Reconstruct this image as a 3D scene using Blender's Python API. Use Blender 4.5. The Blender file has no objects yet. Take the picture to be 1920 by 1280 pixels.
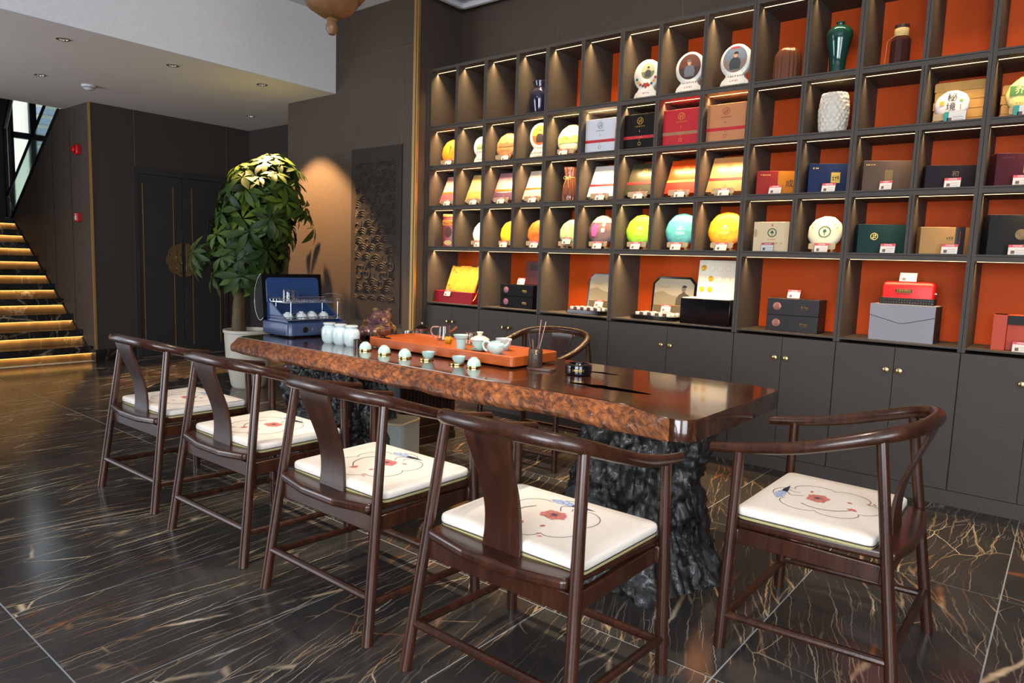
import bpy, bmesh, math, random
from math import sin, cos, pi, radians
from mathutils import Vector, Matrix, noise

random.seed(7)
SC = bpy.context.scene
COL = SC.collection
R = radians

# ------------------------------------------------------------------ camera
EYE = 1.25
def make_camera():
    yaw, pitch, roll = R(38.911), R(6.417), R(-1.963)
    f = Vector((-sin(yaw) * cos(pitch), cos(yaw) * cos(pitch), -sin(pitch)))
    r = Vector((cos(yaw), sin(yaw), 0))
    d = f.cross(r)
    r2 = cos(roll) * r + sin(roll) * d
    d2 = -sin(roll) * r + cos(roll) * d
    m = Matrix((r2, -d2, -f)).transposed().to_4x4()
    m.translation = (0, 0, EYE)
    cd = bpy.data.cameras.new('camera')
    cd.sensor_width = 36
    cd.lens = 1299.75 * 36 / 1920
    cd.clip_start = .05
    cd.dof.use_dof = True
    cd.dof.focus_distance = 3.4
    cd.dof.aperture_fstop = 9
    o = bpy.data.objects.new('camera', cd)
    COL.objects.link(o)
    o.matrix_world = m
    SC.camera = o
make_camera()

# ------------------------------------------------------------------ view, world, large lights
SC.view_settings.view_transform = 'Standard'
SC.view_settings.look = 'None'
SC.view_settings.exposure = 0.0
SC.view_settings.gamma = 1.0
SC.view_settings.use_curve_mapping = False

W = bpy.data.worlds.new('daylight')
SC.world = W
W.use_nodes = True
W.node_tree.nodes['Background'].inputs[0].default_value = (.78, .88, 1.0, 1)
W.node_tree.nodes['Background'].inputs[1].default_value = 2.4

def area(name, loc, direction, sx, sy, power, col=(1, 1, 1), spread=pi, parent=None):
    l = bpy.data.lights.new(name, 'AREA')
    l.shape = 'RECTANGLE'
    l.size, l.size_y = sx, sy
    l.energy = power
    l.color = col
    l.spread = spread
    o = bpy.data.objects.new(name, l)
    COL.objects.link(o)
    o.location = loc
    o.rotation_euler = Vector(direction).to_track_quat('-Z', 'Y').to_euler()
    if parent: o.parent = parent
    return o

def spot(name, loc, target, power, angle, blend=.5, col=(1, .8, .55), size=.03):
    l = bpy.data.lights.new(name, 'SPOT')
    l.energy, l.spot_size, l.spot_blend, l.color = power, R(angle), blend, col
    l.shadow_soft_size = size
    o = bpy.data.objects.new(name, l)
    COL.objects.link(o)
    o.location = loc
    o.rotation_euler = (Vector(target) - Vector(loc)).to_track_quat('-Z', 'Y').to_euler()
    return o

DAY = (.90, .95, 1.0)
area('assumed_daylight_right', (2.45, -.8, 1.75), (-1, .18, -.05), 2.4, 2.5, 130, DAY)  # unseen area light on the right, standing for assumed window daylight
area('assumed_daylight_front', (.2, -3.05, 1.75), (-.2, 1, -.05), 2.8, 2.5, 270, DAY)  # unseen area light behind the camera; the window it stands for is assumed

area('left_fill_light', (-7.5, -3.05, 1.5), (.1, 1, 0), 2.2, 2.3, 140, DAY)  # unseen fill light, added to lift the left walls, doors and soffit

# ------------------------------------------------------------------ materials
def lin(c):
    out = []
    for v in c[:3]:
        v /= 255
        out.append(v / 12.92 if v <= .04045 else ((v + .055) / 1.055) ** 2.4)
    return (*out, 1)

class N:
    """small helper around a material's node tree"""
    def __init__(s, name):
        s.m = bpy.data.materials.new(name); s.m.use_nodes = True
        s.t = s.m.node_tree; s.b = s.t.nodes['Principled BSDF']
    def n(s, kind, **kw):
        x = s.t.nodes.new(kind)
        for k, v in kw.items():
            if isinstance(k, str) and hasattr(x, k): setattr(x, k, v)
        return x
    def l(s, a, b): s.t.links.new(a, b)
    def ramp(s, fac, stops):
        x = s.n('ShaderNodeValToRGB')
        e = x.color_ramp.elements
        e[0].position, e[0].color = stops[0]
        e[1].position, e[1].color = stops[-1]
        for p, c in stops[1:-1]:
            k = e.new(p); k.color = c
        s.l(fac, x.inputs[0]); return x.outputs[0]
    def noise(s, vec, scale, detail=3, rough=.5, dist=0):
        x = s.n('ShaderNodeTexNoise'); x.inputs['Scale'].default_value = scale
        x.inputs['Detail'].default_value = detail; x.inputs['Roughness'].default_value = rough
        x.inputs['Distortion'].default_value = dist
        s.l(vec, x.inputs['Vector']); return x.outputs['Fac']
    def mapping(s, vec, scale=(1, 1, 1), rot=(0, 0, 0)):
        x = s.n('ShaderNodeMapping'); x.inputs['Scale'].default_value = scale
        x.inputs['Rotation'].default_value = rot
        s.l(vec, x.inputs['Vector']); return x.outputs[0]
    def coord(s, k='Object'): return s.n('ShaderNodeTexCoord').outputs[k]
    def math(s, op, a, b=None, clamp=False):
        x = s.n('ShaderNodeMath', operation=op); x.use_clamp = clamp
        for i, v in enumerate((a, b)):
            if v is None: continue
            if isinstance(v, (int, float)): x.inputs[i].default_value = v
            else: s.l(v, x.inputs[i])
        return x.outputs[0]
    def mix(s, fac, a, b):
        x = s.n('ShaderNodeMix', data_type='RGBA')
        for i, v in ((0, fac), (6, a), (7, b)):
            if isinstance(v, (int, float)): x.inputs[i].default_value = v
            elif isinstance(v, tuple): x.inputs[i].default_value = v
            else: s.l(v, x.inputs[i])
        return x.outputs[2]
    def bump(s, h, strength=.3, dist=.01):
        x = s.n('ShaderNodeBump'); x.inputs['Strength'].default_value = strength
        x.inputs['Distance'].default_value = dist
        s.l(h, x.inputs['Height']); s.l(x.outputs[0], s.b.inputs['Normal'])

MATS = {}
def mat(name, rgb, rough=.5, metal=0, spec=.5, trans=0, ior=1.45, coat=0, emit=None, es=0, var=None, bump=None, alpha=1):
    """plain principled material; var=(scale, rgb2, (sx,sy,sz)); bump=(scale, strength)"""
    if name in MATS: return MATS[name]
    k = N(name); b = k.b
    b.inputs['Base Color'].default_value = lin(rgb)
    b.inputs['Roughness'].default_value = rough
    b.inputs['Metallic'].default_value = metal
    b.inputs['Specular IOR Level'].default_value = spec
    b.inputs['Transmission Weight'].default_value = trans
    b.inputs['IOR'].default_value = ior
    b.inputs['Coat Weight'].default_value = coat
    b.inputs['Coat Roughness'].default_value = .08
    b.inputs['Alpha'].default_value = alpha
    if emit:
        b.inputs['Emission Color'].default_value = lin(emit)
        b.inputs['Emission Strength'].default_value = es
        k.m.cycles.emission_sampling = 'NONE'
    if var:
        v = k.mapping(k.coord(), var[2] if len(var) > 2 else (1, 1, 1))
        f = k.noise(v, var[0], 4, .6)
        k.l(k.ramp(f, [(.32, lin(rgb)), (.68, lin(var[1]))]), b.inputs['Base Color'])
    if bump:
        k.bump(k.noise(k.coord(), bump[0], 3, .6), bump[1], .004)
    MATS[name] = k.m
    return k.m

def wood(name, c1, c2, rough=.3, coat=.2, scale=9, stretch=(1, 1, .06), bump=.12):
    if name in MATS: return MATS[name]
    k = N(name)
    v = k.mapping(k.coord(), tuple(stretch))
    f = k.noise(v, scale * 5, 6, .65, .6)
    f2 = k.noise(v, scale, 3, .5, 1.2)
    s = k.math('ADD', k.math('MULTIPLY', f, .55), k.math('MULTIPLY', f2, .45))
    k.l(k.ramp(s, [(.34, lin(c1)), (.5, lin(tuple((a + b) / 2 for a, b in zip(c1, c2)))), (.66, lin(c2))]), k.b.inputs['Base Color'])
    k.b.inputs['Roughness'].default_value = rough
    k.b.inputs['Coat Weight'].default_value = coat
    k.b.inputs['Coat Roughness'].default_value = .12
    if bump: k.bump(f, bump, .002)
    MATS[name] = k.m
    return k.m

def marble(name, base1, base2, veins=1.0, rough=.16, per_object=True):
    """dark stone with long intermittent cream and rust veins"""
    k = N(name)
    pos = k.n('ShaderNodeNewGeometry').outputs['Position']
    info = k.n('ShaderNodeObjectInfo').outputs['Random']
    off = k.n('ShaderNodeVectorMath', operation='SCALE')
    off.inputs[0].default_value = (17, 31, 5); k.l(info, off.inputs['Scale'])
    add = k.n('ShaderNodeVectorMath', operation='ADD'); k.l(pos, add.inputs[0])
    if per_object: k.l(off.outputs[0], add.inputs[1])
    vr = k.n('ShaderNodeVectorRotate', rotation_type='Z_AXIS'); k.l(add.outputs[0], vr.inputs['Vector'])
    k.l(k.math('ADD', -1.72, k.math('MULTIPLY', k.math('SUBTRACT', info, .5), .55)), vr.inputs['Angle'])
    p = vr.outputs[0]
    wn = k.n('ShaderNodeTexNoise'); wn.inputs['Scale'].default_value = 1.7; wn.inputs['Detail'].default_value = 6; wn.inputs['Roughness'].default_value = .62
    k.l(p, wn.inputs['Vector'])
    ws = k.n('ShaderNodeVectorMath', operation='MULTIPLY_ADD'); k.l(wn.outputs['Color'], ws.inputs[0])
    ws.inputs[1].default_value = (.10, .13, 0); k.l(p, ws.inputs[2])
    q = ws.outputs[0]
    def layer(sc, width, seed):
        m = k.mapping(q, sc)
        m.node.inputs['Location'].default_value = seed
        v = k.n('ShaderNodeTexVoronoi', feature='DISTANCE_TO_EDGE'); v.inputs['Scale'].default_value = 1
        k.l(m, v.inputs['Vector'])
        return k.ramp(v.outputs['Distance'], [(0, (1, 1, 1, 1)), (width * .35, (.7, .7, .7, 1)), (width, (0, 0, 0, 1))])
    mask1 = k.ramp(k.noise(p, 2.1, 4, .6), [(.45, (0, 0, 0, 1)), (.60, (1, 1, 1, 1))])
    mask2 = k.ramp(k.noise(k.mapping(p, (.6, 1.6, 1), (0, 0, .2)), 2.6, 4, .65), [(.43, (0, 0, 0, 1)), (.60, (1, 1, 1, 1))])
    mask3 = k.ramp(k.noise(k.mapping(p, (1, 1, 1), (0, 0, 2)), 1.7, 3, .6), [(.52, (0, 0, 0, 1)), (.66, (1, 1, 1, 1))])
    a = k.math('MULTIPLY', layer((.42, 5.4, 1), .012, (3, 1, 0)), mask1)
    b_ = k.math('MULTIPLY', layer((.8, 12.5, 1), .019, (7, 2, 0)), mask2)
    c = k.math('MULTIPLY', layer((2.2, 6.0, 1), .009, (1, 9, 0)), mask3)
    d = k.math('MULTIPLY', layer((1.4, 21, 1), .024, (5, 4, 0)), k.math('MULTIPLY', mask1, .35))
    v = k.math('MAXIMUM', k.math('MAXIMUM', a, k.math('MULTIPLY', b_, .65)), k.math('MAXIMUM', c, d))
    v = k.math('MULTIPLY', v, veins * 1.25, True)
    base = k.ramp(k.noise(p, 3.1, 5, .6), [(.35, lin(base1)), (.65, lin(base2))])
    vc = k.ramp(k.noise(p, 2.3, 3, .6), [(.38, lin((150, 88, 42))), (.50, lin((208, 178, 140))), (.66, lin((222, 206, 184)))])
    k.l(k.mix(v, base, vc), k.b.inputs['Base Color'])
    k.b.inputs['Roughness'].default_value = rough
    k.b.inputs['Specular IOR Level'].default_value = .45
    MATS[name] = k.m
    return k.m

def fabric_panel(name, c1, c2, rough=.62, spec=.22):
    k = N(name)
    v = k.coord()
    f = k.math('ADD', k.math('MULTIPLY', k.noise(k.mapping(v, (1, 1, .25)), 420, 2), .5), k.math('MULTIPLY', k.noise(k.mapping(v, (.25, .25, 1)), 420, 2), .5))
    k.l(k.ramp(f, [(.35, lin(c1)), (.65, lin(c2))]), k.b.inputs['Base Color'])
    k.b.inputs['Roughness'].default_value = rough
    k.b.inputs['Specular IOR Level'].default_value = spec
    k.bump(f, .15, .001)
    MATS[name] = k.m
    return k.m

M_FLOOR = marble('floor_marble', (50, 47, 46), (66, 61, 57))
M_STAIR = marble('stair_marble', (20, 19, 20), (38, 36, 36), .45, .12)
M_GROUT = mat('grout', (160, 164, 168), .6)
M_CAB = fabric_panel('cabinet_laminate', (68, 62, 57), (88, 80, 74))
M_WALL = fabric_panel('wall_panel', (70, 60, 53), (86, 75, 67))
M_WALLD = fabric_panel('wall_panel_dark', (54, 49, 46), (68, 62, 58))
M_ORANGE = fabric_panel('orange_back_panel', (188, 68, 8), (202, 78, 14))
M_CEIL = mat('ceiling_paint', (222, 212, 206), .9, var=(60, (214, 204, 198)))
M_WHITE = mat('white_plaster', (214, 216, 222), .9, var=(50, (206, 208, 214)))
M_GOLD = mat('brushed_gold_trim', (190, 154, 96), .42, .75)
M_INLAY = mat('dull_gold_inlay', (132, 104, 66), .45, .6)
M_BRASS = mat('brass', (208, 180, 120), .24, 1)
M_BRONZE = mat('aged_bronze', (136, 112, 72), .45, .4, var=(30, (96, 76, 48)))
M_CHAIR = wood('chair_wood', (38, 18, 11), (70, 37, 22), .27, .12, 8, (1, 1, .08))
M_BLACK = mat('black_gap', (8, 8, 8), .6)
M_STEEL = mat('steel_wire', (205, 208, 212), .18, 1)
M_LED = mat('led_strip', (255, 230, 190), .5, emit=(255, 222, 164), es=4)
M_CREAM = mat('cream_cotton', (236, 226, 216), .85, var=(90, (230, 219, 208)), bump=(900, .15))
M_GLASS = mat('clear_glass', (250, 252, 252), .02, trans=1, ior=1.45)
M_ACRYL = mat('acrylic', (245, 248, 250), .05, trans=1, ior=1.2)
M_CELA = mat('celadon_glaze', (170, 198, 192), .12, coat=.5, var=(14, (182, 208, 200)))
M_PORC = mat('white_porcelain', (200, 208, 208), .12, coat=.5)
M_STANDW = wood('pale_beech', (196, 158, 108), (224, 190, 140), .5, 0, 14, (.08, 1, 1), .05)
M_CARD = mat('white_card', (206, 204, 202), .6)
M_HEAD = mat('card_header_pink', (190, 70, 88), .6)
M_INKD = mat('dark_ink', (30, 26, 24), .7)
M_INKW = mat('white_ink', (240, 236, 232), .7)
M_FOIL = mat('gold_foil', (196, 150, 70), .3, .8)

# ------------------------------------------------------------------ geometry helpers
class G:
    def __init__(s): s.v, s.f = [], []
    def add(s, vs, fs, M=None):
        n = len(s.v)
        s.v += [tuple(M @ Vector(p)) if M else tuple(p) for p in vs]
        s.f += [tuple(i + n for i in q) for q in fs]
        return s
    def box(s, c, d, M=None):
        x, y, z = c; a, b, e = d[0] / 2, d[1] / 2, d[2] / 2
        vs = [(x + i * a, y + j * b, z + k * e) for i in (-1, 1) for j in (-1, 1) for k in (-1, 1)]
        return s.add(vs, [(0, 1, 3, 2), (4, 6, 7, 5), (0, 4, 5, 1), (2, 3, 7, 6), (0, 2, 6, 4), (1, 5, 7, 3)], M)
    def bx(s, x0, x1, y0, y1, z0, z1, M=None):
        return s.box(((x0 + x1) / 2, (y0 + y1) / 2, (z0 + z1) / 2), (x1 - x0, y1 - y0, z1 - z0), M)
    def loft(s, loops, cap=True, M=None, close=False):
        n = len(loops[0]); vs = [p for l in loops for p in l]; fs = []
        m = len(loops)
        for i in range(m if close else m - 1):
            for j in range(n):
                a, b = i * n + j, i * n + (j + 1) % n
                c, d = ((i + 1) % m) * n + (j + 1) % n, ((i + 1) % m) * n + j
                fs.append((a, b, c, d))
        if cap and not close:
            fs.append(tuple(range(n))[::-1]); fs.append(tuple(range((m - 1) * n, m * n)))
        return s.add(vs, fs, M)
    def prism(s, poly, z0, z1, M=None):
        return s.loft([[(x, y, z0) for x, y in poly], [(x, y, z1) for x, y in poly]], True, M)
    def prism_y(s, poly, y0, y1, M=None):      # polygon in x,z pushed along y
        return s.loft([[(x, y1, z) for x, z in poly], [(x, y0, z) for x, z in poly]], True, M)
    def prism_x(s, poly, x0, x1, M=None):      # polygon in y,z pushed along x
        return s.loft([[(x0, y, z) for y, z in poly], [(x1, y, z) for y, z in poly]], True, M)
    def flat(s, poly, y, M=None):              # polygon in x,z facing -y
        return s.add([(x, y, z) for x, z in poly], [tuple(range(len(poly)))], M)
    def top(s, poly, z, M=None):               # polygon in x,y facing up
        return s.add([(x, y, z) for x, y in poly], [tuple(range(len(poly)))], M)
    def tube(s, path, rad, n=10, cap=True, M=None, close=False, flatten=None):
        P = [Vector(p) for p in path]; m = len(P)
        if isinstance(rad, (int, float)): rad = [rad] * m
        T = []
        for i in range(m):
            a = P[i - 1] if (i > 0 or close) else P[0]
            b = P[(i + 1) % m] if (i < m - 1 or close) else P[-1]
            T.append((b - a).normalized())
        up = Vector((0, 0, 1)) if abs(T[0].z) < .9 else Vector((1, 0, 0))
        u = T[0].cross(up).normalized(); loops = []
        for i in range(m):
            u = (u - T[i] * u.dot(T[i]))
            u = u.normalized() if u.length > 1e-6 else T[i].orthogonal().normalized()
            w = T[i].cross(u)
            fl = flatten or 1
            loops.append([tuple(P[i] + rad[i] * (cos(t) * u + fl * sin(t) * w)) for t in [2 * pi * j / n for j in range(n)]])
        return s.loft(loops, cap, M, close)
    def lathe(s, prof, n=24, M=None, fn=None):
        loops = []
        for r, z in prof:
            r = max(r, 1e-4)
            loops.append([(r * (fn(2 * pi * j / n, z) if fn else 1) * cos(2 * pi * j / n), r * (fn(2 * pi * j / n, z) if fn else 1) * sin(2 * pi * j / n), z) for j in range(n)])
        return s.loft(loops, True, M)
    def ell(s, c, r, n=14, m=9, M=None):
        prof = [(sin(pi * i / m), -cos(pi * i / m)) for i in range(m + 1)]
        T = Matrix.Translation(c) @ Matrix.Diagonal((*r, 1))
        return s.lathe(prof, n, (M @ T) if M else T)
    def grid(s, fn, nu, nv, M=None):
        vs = [fn(i / nu, j / nv) for i in range(nu + 1) for j in range(nv + 1)]
        k = nv + 1
        fs = [(i * k + j, (i + 1) * k + j, (i + 1) * k + j + 1, i * k + j + 1) for i in range(nu) for j in range(nv)]
        return s.add(vs, fs, M)
    def mesh(s, name, sharp=35):
        me = bpy.data.meshes.new(name)
        me.from_pydata(s.v, [], s.f); me.update()
        if sharp:
            me.polygons.foreach_set('use_smooth', [True] * len(me.polygons))
            me.set_sharp_from_angle(angle=R(sharp))
        return me
    def obj(s, name, m, parent=None, loc=(0, 0, 0), rot=(0, 0, 0), sharp=35, bevel=0, seg=2):
        me = s.mesh(name, sharp)
        return put(name, me, m, parent, loc, rot, bevel, seg)

def put(name, me, m, parent=None, loc=(0, 0, 0), rot=(0, 0, 0), bevel=0, seg=2):
    if m and not me.materials: me.materials.append(m)
    o = bpy.data.objects.new(name, me); COL.objects.link(o)
    o.location, o.rotation_euler = loc, rot
    if parent: o.parent = parent
    if bevel:
        b = o.modifiers.new('bevel', 'BEVEL'); b.width, b.segments, b.limit_method, b.angle_limit = bevel, seg, 'ANGLE', R(50)
    return o

def tag(o, label, cat=None, group=None, kind=None):
    if label: o['label'] = label
    if cat: o['category'] = cat
    if group: o['group'] = group
    if kind: o['kind'] = kind
    return o
def thing(name, label, cat, loc=(0, 0, 0), rot=(0, 0, 0), group=None):
    o = bpy.data.objects.new(name, None); COL.objects.link(o)
    o.empty_display_size = .05
    o.location, o.rotation_euler = loc, (rot if isinstance(rot, tuple) else (0, 0, rot))
    return tag(o, label, cat, group)
def struct(o, label=None):
    o['kind'] = 'structure'
    if label: o['label'] = label
    return o
def dup(root, loc, rot=None, label=None):
    r = root.copy(); COL.objects.link(r); r.location = loc
    if rot is not None: r.rotation_euler = rot if isinstance(rot, tuple) else (0, 0, rot)
    if label: r['label'] = label
    for ch in list(root.children):
        c = ch.copy(); COL.objects.link(c); c.parent = r
        for g in list(ch.children):
            d = g.copy(); COL.objects.link(d); d.parent = c
    return r

def ell2(cx, cy, rx, ry, n=24, a0=0, a1=2 * pi):
    return [(cx + rx * cos(a0 + (a1 - a0) * i / n), cy + ry * sin(a0 + (a1 - a0) * i / n)) for i in range(n if abs(a1 - a0 - 2 * pi) < 1e-6 else n + 1)]
def rect(cx, cy, w, h): return [(cx - w / 2, cy - h / 2), (cx + w / 2, cy - h / 2), (cx + w / 2, cy + h / 2), (cx - w / 2, cy + h / 2)]
def rrect(cx, cy, w, h, r, n=5):
    out = []
    for sx, sy, a in ((1, -1, -pi / 2), (1, 1, 0), (-1, 1, pi / 2), (-1, -1, pi)):
        for i in range(n + 1):
            t = a + pi / 2 * i / n
            out.append((cx + sx * (w / 2 - r) + r * cos(t), cy + sy * (h / 2 - r) + r * sin(t)))
    return out
def rpoly(pts, r, n=5):
    """rounded convex polygon, counter-clockwise"""
    out = []; k = len(pts)
    for i in range(k):
        p, a, b = Vector(pts[i]), Vector(pts[i - 1]), Vector(pts[(i + 1) % k])
        u, w = (a - p).normalized(), (b - p).normalized()
        ang = u.angle(w); dd = r / math.tan(ang / 2)
        p0, p1 = p + u * dd, p + w * dd
        for j in range(n + 1):
            t = j / n
            out.append(tuple((1 - t) ** 2 * p0 + 2 * t * (1 - t) * p + t * t * p1))
    return out
def catmull(pts, k=6, close=False):
    P = [Vector(p) for p in pts]; out = []; n = len(P)
    rng = range(n) if close else range(n - 1)
    for i in rng:
        a, b = P[(i - 1) % n] if (close or i > 0) else P[0], P[i]
        c, d = P[(i + 1) % n], P[(i + 2) % n] if (close or i < n - 2) else P[-1]
        for j in range(k):
            t = j / k
            out.append(.5 * ((2 * b) + (c - a) * t + (2 * a - 5 * b + 4 * c - d) * t * t + (3 * b - a - 3 * c + d) * t ** 3))
    if not close: out.append(P[-1])
    return out
def ribbon(path, w):
    """closed 2D strip polygons along a 2D path"""
    P = [Vector(p) for p in path]; L, Rr = [], []
    for i, p in enumerate(P):
        t = (P[min(i + 1, len(P) - 1)] - P[max(i - 1, 0)]).normalized()
        nn = Vector((-t.y, t.x))
        L.append(p + nn * w / 2); Rr.append(p - nn * w / 2)
    return [[tuple(Rr[i]), tuple(Rr[i + 1]), tuple(L[i + 1]), tuple(L[i])] for i in range(len(P) - 1)]
def fbm(x, y, z, o=4):
    return noise.fractal(Vector((x, y, z)), 1.0, 2.0, o)

TEXTS = {}
def text(name, s, size, m, parent, loc, rot=(pi / 2, 0, 0), depth=.0004):
    key = (s, size)
    if key not in TEXTS:
        c = bpy.data.curves.new('lettering', 'FONT'); c.body = s; c.size = size; c.extrude = depth
        c.align_x, c.align_y = 'CENTER', 'CENTER'; c.resolution_u = 3
        t = bpy.data.objects.new('lettering', c); COL.objects.link(t)
        me = bpy.data.meshes.new_from_object(t)
        bpy.data.objects.remove(t); bpy.data.curves.remove(c)
        TEXTS[key] = me
    me = TEXTS[key].copy() if m else TEXTS[key]
    me.materials.clear()
    return put(name, me, m, parent, loc, rot)
def glyphs(cx, cz, w, h, n, y):
    """a row of tiny printed characters too small to read"""
    g = G(); p = w / n
    rnd = random.Random(int((cx + cz * 3 + w * 7 + n) * 1000))
    for i in range(n):
        x = cx - w / 2 + (i + .5) * p
        for _ in range(3):
            if rnd.random() < .5: g.flat(rect(x + rnd.uniform(-.1, .1) * p, cz + rnd.uniform(-.35, .35) * h, p * .75, h * .16), y)
            else: g.flat(rect(x + rnd.uniform(-.28, .28) * p, cz, p * .16, h * .9), y)
    return g
# ------------------------------------------------------------------ setting
TX, TY = .643, 1.287
def build_floor():
    fl = struct(G().bx(-8.6, 2.62, -3.25, 5.0, -.05, -.0012).obj('floor', M_GROUT, sharp=0), 'dark marble floor with cream veins')
    me = G().box((0, 0, -.008), (TX - .005, TY - .005, .016)).mesh('tile', 0)
    me2 = G().box((0, 0, -.008), (TX - .005, .40, .016)).mesh('tile', 0)
    for i in range(-13, 4):
        for j in range(-3, 4):
            x, y = -.115 + (i + .5) * TX, .69 + (j + .5) * TY
            if j == 3: put('tile', me2, M_FLOOR, fl, (x, 4.556 + .20, 0))
            else: put('tile', me, M_FLOOR, fl, (x, y, 0))
build_floor()

CY, SOF, TOP = 4.29, 2.83, 3.54        # column face, soffit height, high ceiling
XR, YF = 2.6, -3.2
struct(G().bx(-4.62, XR, 4.83, 4.98, 0, TOP).obj('wall_back', M_WALL, sharp=0), 'dark brown panelled wall above the bookcases')
for x in (-3.514, -2.413):
    G().bx(x - .002, x + .002, 4.827, 4.83, 2.93, TOP).obj('gold_inlay', M_INLAY, bpy.data.objects['wall_back'], sharp=0)
col = struct(G().bx(-6.575, -4.62, CY, 4.98, 0, TOP).obj('wall_column', M_WALL, sharp=0), 'broad brown pier with carved panel and gold corner strip')
g = G().bx(-4.665, -4.635, CY - .008, CY, 0, TOP).bx(-4.628, -4.612, CY - .004, CY + .02, 0, TOP)
g.obj('gold_corner_strip', M_GOLD, col, sharp=0)
for x, z0, z1 in ((-5.50, 2.28, TOP), (-4.80, 2.28, TOP), (-5.49, .0, .70)):
    G().bx(x - .0025, x + .0025, CY - .003, CY, z0, z1).obj('gold_inlay', M_INLAY, col, sharp=0)
G().bx(-5.77, -4.67, CY - .003, CY, 3.105, 3.110).obj('gold_inlay', M_INLAY, col, sharp=0)
G().bx(-6.575, -6.568, CY - .003, CY, 0, SOF).obj('gold_inlay', M_INLAY, col, sharp=0)
G().bx(-6.2, -4.62, CY - .012, CY, 0, .11).obj('plinth', M_STAIR, col, sharp=0)

def carved_panel():
    M_C = mat('carved_wood_dark', (50, 43, 39), .62, spec=.25)
    p = G().bx(-5.505, -4.79, CY - .012, CY, .66, 2.275).obj('carved_panel', M_C, col, bevel=.002)
    rnd = random.Random(3)
    x0, x1, z0, z1 = -5.44, -4.86, .86, 2.14
    g = G()
    def arc(cx, cz, r, a0, a1, w):
        pts = [(cx + r * cos(a), CY - .012, cz + r * sin(a)) for a in [a0 + (a1 - a0) * i / 12 for i in range(13)]]
        pts = [q for q in pts if x0 <= q[0] <= x1 and z0 <= q[2] <= z1]
        if len(pts) > 2:
            k = len(pts)
            g.tube(pts, [w * (.45 + .55 * sin(pi * (i + .5) / k)) for i in range(k)], 6, flatten=.6)
    z = z0; row = 0
    while z < z1 + .05:
        x = x0 - .02 + (row % 2) * .075
        while x < x1 + .08:
            kind = rnd.random(); cx, cz = x + rnd.uniform(-.02, .02), z + rnd.uniform(-.015, .015)
            if kind < .62:
                for r in (.082, .060, .038): arc(cx, cz - .03, r, .15, pi - .15, .0085)
            elif kind < .85:
                sp = [(cx + (.012 + .007 * t) * cos(t), cz + (.012 + .007 * t) * sin(t)) for t in [i * .5 for i in range(15)]]
                sp = [q for q in sp if x0 <= q[0] <= x1 and z0 <= q[1] <= z1]
                if len(sp) > 3: g.tube([(a, CY - .012, b) for a, b in sp], .0085, 6)
            else:
                arc(cx, cz, .05, pi * .9, pi * 1.9, .008); arc(cx + .07, cz - .02, .045, 0, pi, .008)
            x += .135
        z += .078; row += 1
    g.obj('cloud_relief', M_C, p)
carved_panel()

struct(G().bx(-8.48, -6.575, 4.95, 5.05, 0, SOF).obj('wall_recess', M_WALLD, sharp=0))
wl = struct(G().bx(-8.60, -8.473, 3.074, 5.05, .13, SOF).obj('wall_left', M_WALLD, sharp=0), 'charcoal panelled wall with double doors')
G().bx(-8.487, -8.466, 3.062, 3.084, .13, SOF).obj('gold_corner_strip', M_GOLD, wl, sharp=0)
for y, z0 in ((3.535, 2.13), (4.64, 2.13)):
    G().bx(-8.473, -8.469, y - .003, y + .003, z0, SOF).obj('gold_inlay', M_INLAY, wl, sharp=0)
struct(G().bx(-8.60, -8.46, 3.06, 3.50, 0, .13).obj('baseboard_left', M_STAIR, sharp=0))
struct(G().bx(-8.60, -8.46, 4.62, 4.95, 0, .13).obj('baseboard_left_far', M_STAIR, sharp=0))

def doors():
    M_D = fabric_panel('door_laminate', (44, 42, 42), (56, 54, 54))
    fr = struct(G().bx(-8.473, -8.44, 3.50, 3.555, 0, 2.20).bx(-8.473, -8.44, 4.575, 4.63, 0, 2.20).bx(-8.473, -8.44, 3.555, 4.575, 2.13, 2.20).obj('trim_1', M_D, bevel=.003), 'dark frame around the double doors')
    for n, (y0, y1, ya, yb, s) in enumerate(((3.56, 4.062, 3.60, 3.95, 1), (4.068, 4.57, 4.175, 4.525, -1))):
        d = struct(G().bx(-8.473, -8.452, y0, y1, .01, 2.125).obj(f'door_{n + 1}', M_D, bevel=.002), ('left' if n == 0 else 'right') + ' leaf of charcoal double door with gold lines')
        for y in (ya, yb): G().bx(-8.452, -8.449, y - .004, y + .004, .12, 2.02).obj('gold_inlay', M_GOLD, d, sharp=0)
        yc = 4.065
        poly = []
        for i in range(41):                       # half of a lobed plate
            t = pi * i / 40
            r = .185 * (1 + .09 * abs(cos(4 * t)))
            poly.append((yc - s * (.024 + r * .92 * sin(t)), 1.155 - r * cos(t)))
        if s > 0: poly = poly[::-1]
        h = G().prism_x(poly, -8.452, -8.440).obj('handle', M_BRONZE, d, bevel=.002)
        rg = G()
        rnd = random.Random(n + 5)
        for _ in range(16):
            a, rr = rnd.uniform(.3, pi - .3), rnd.uniform(.03, .14)
            cy, cz = yc - s * (.02 + rr * sin(a)), 1.155 - rr * cos(a)
            a0 = rnd.uniform(0, 6); rad = rnd.uniform(.014, .032)
            pts = [(-8.439, cy + rad * cos(a0 + k * .4), cz + rad * sin(a0 + k * .4)) for k in range(9)]
            rg.tube(pts, .0055, 5)
        edge = [(-8.439, a, b) for a, b in (poly if s < 0 else poly[::-1])]
        rg.tube(edge, .0045, 5)
        rg.obj('relief', M_BRONZE, h)
doors()

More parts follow.
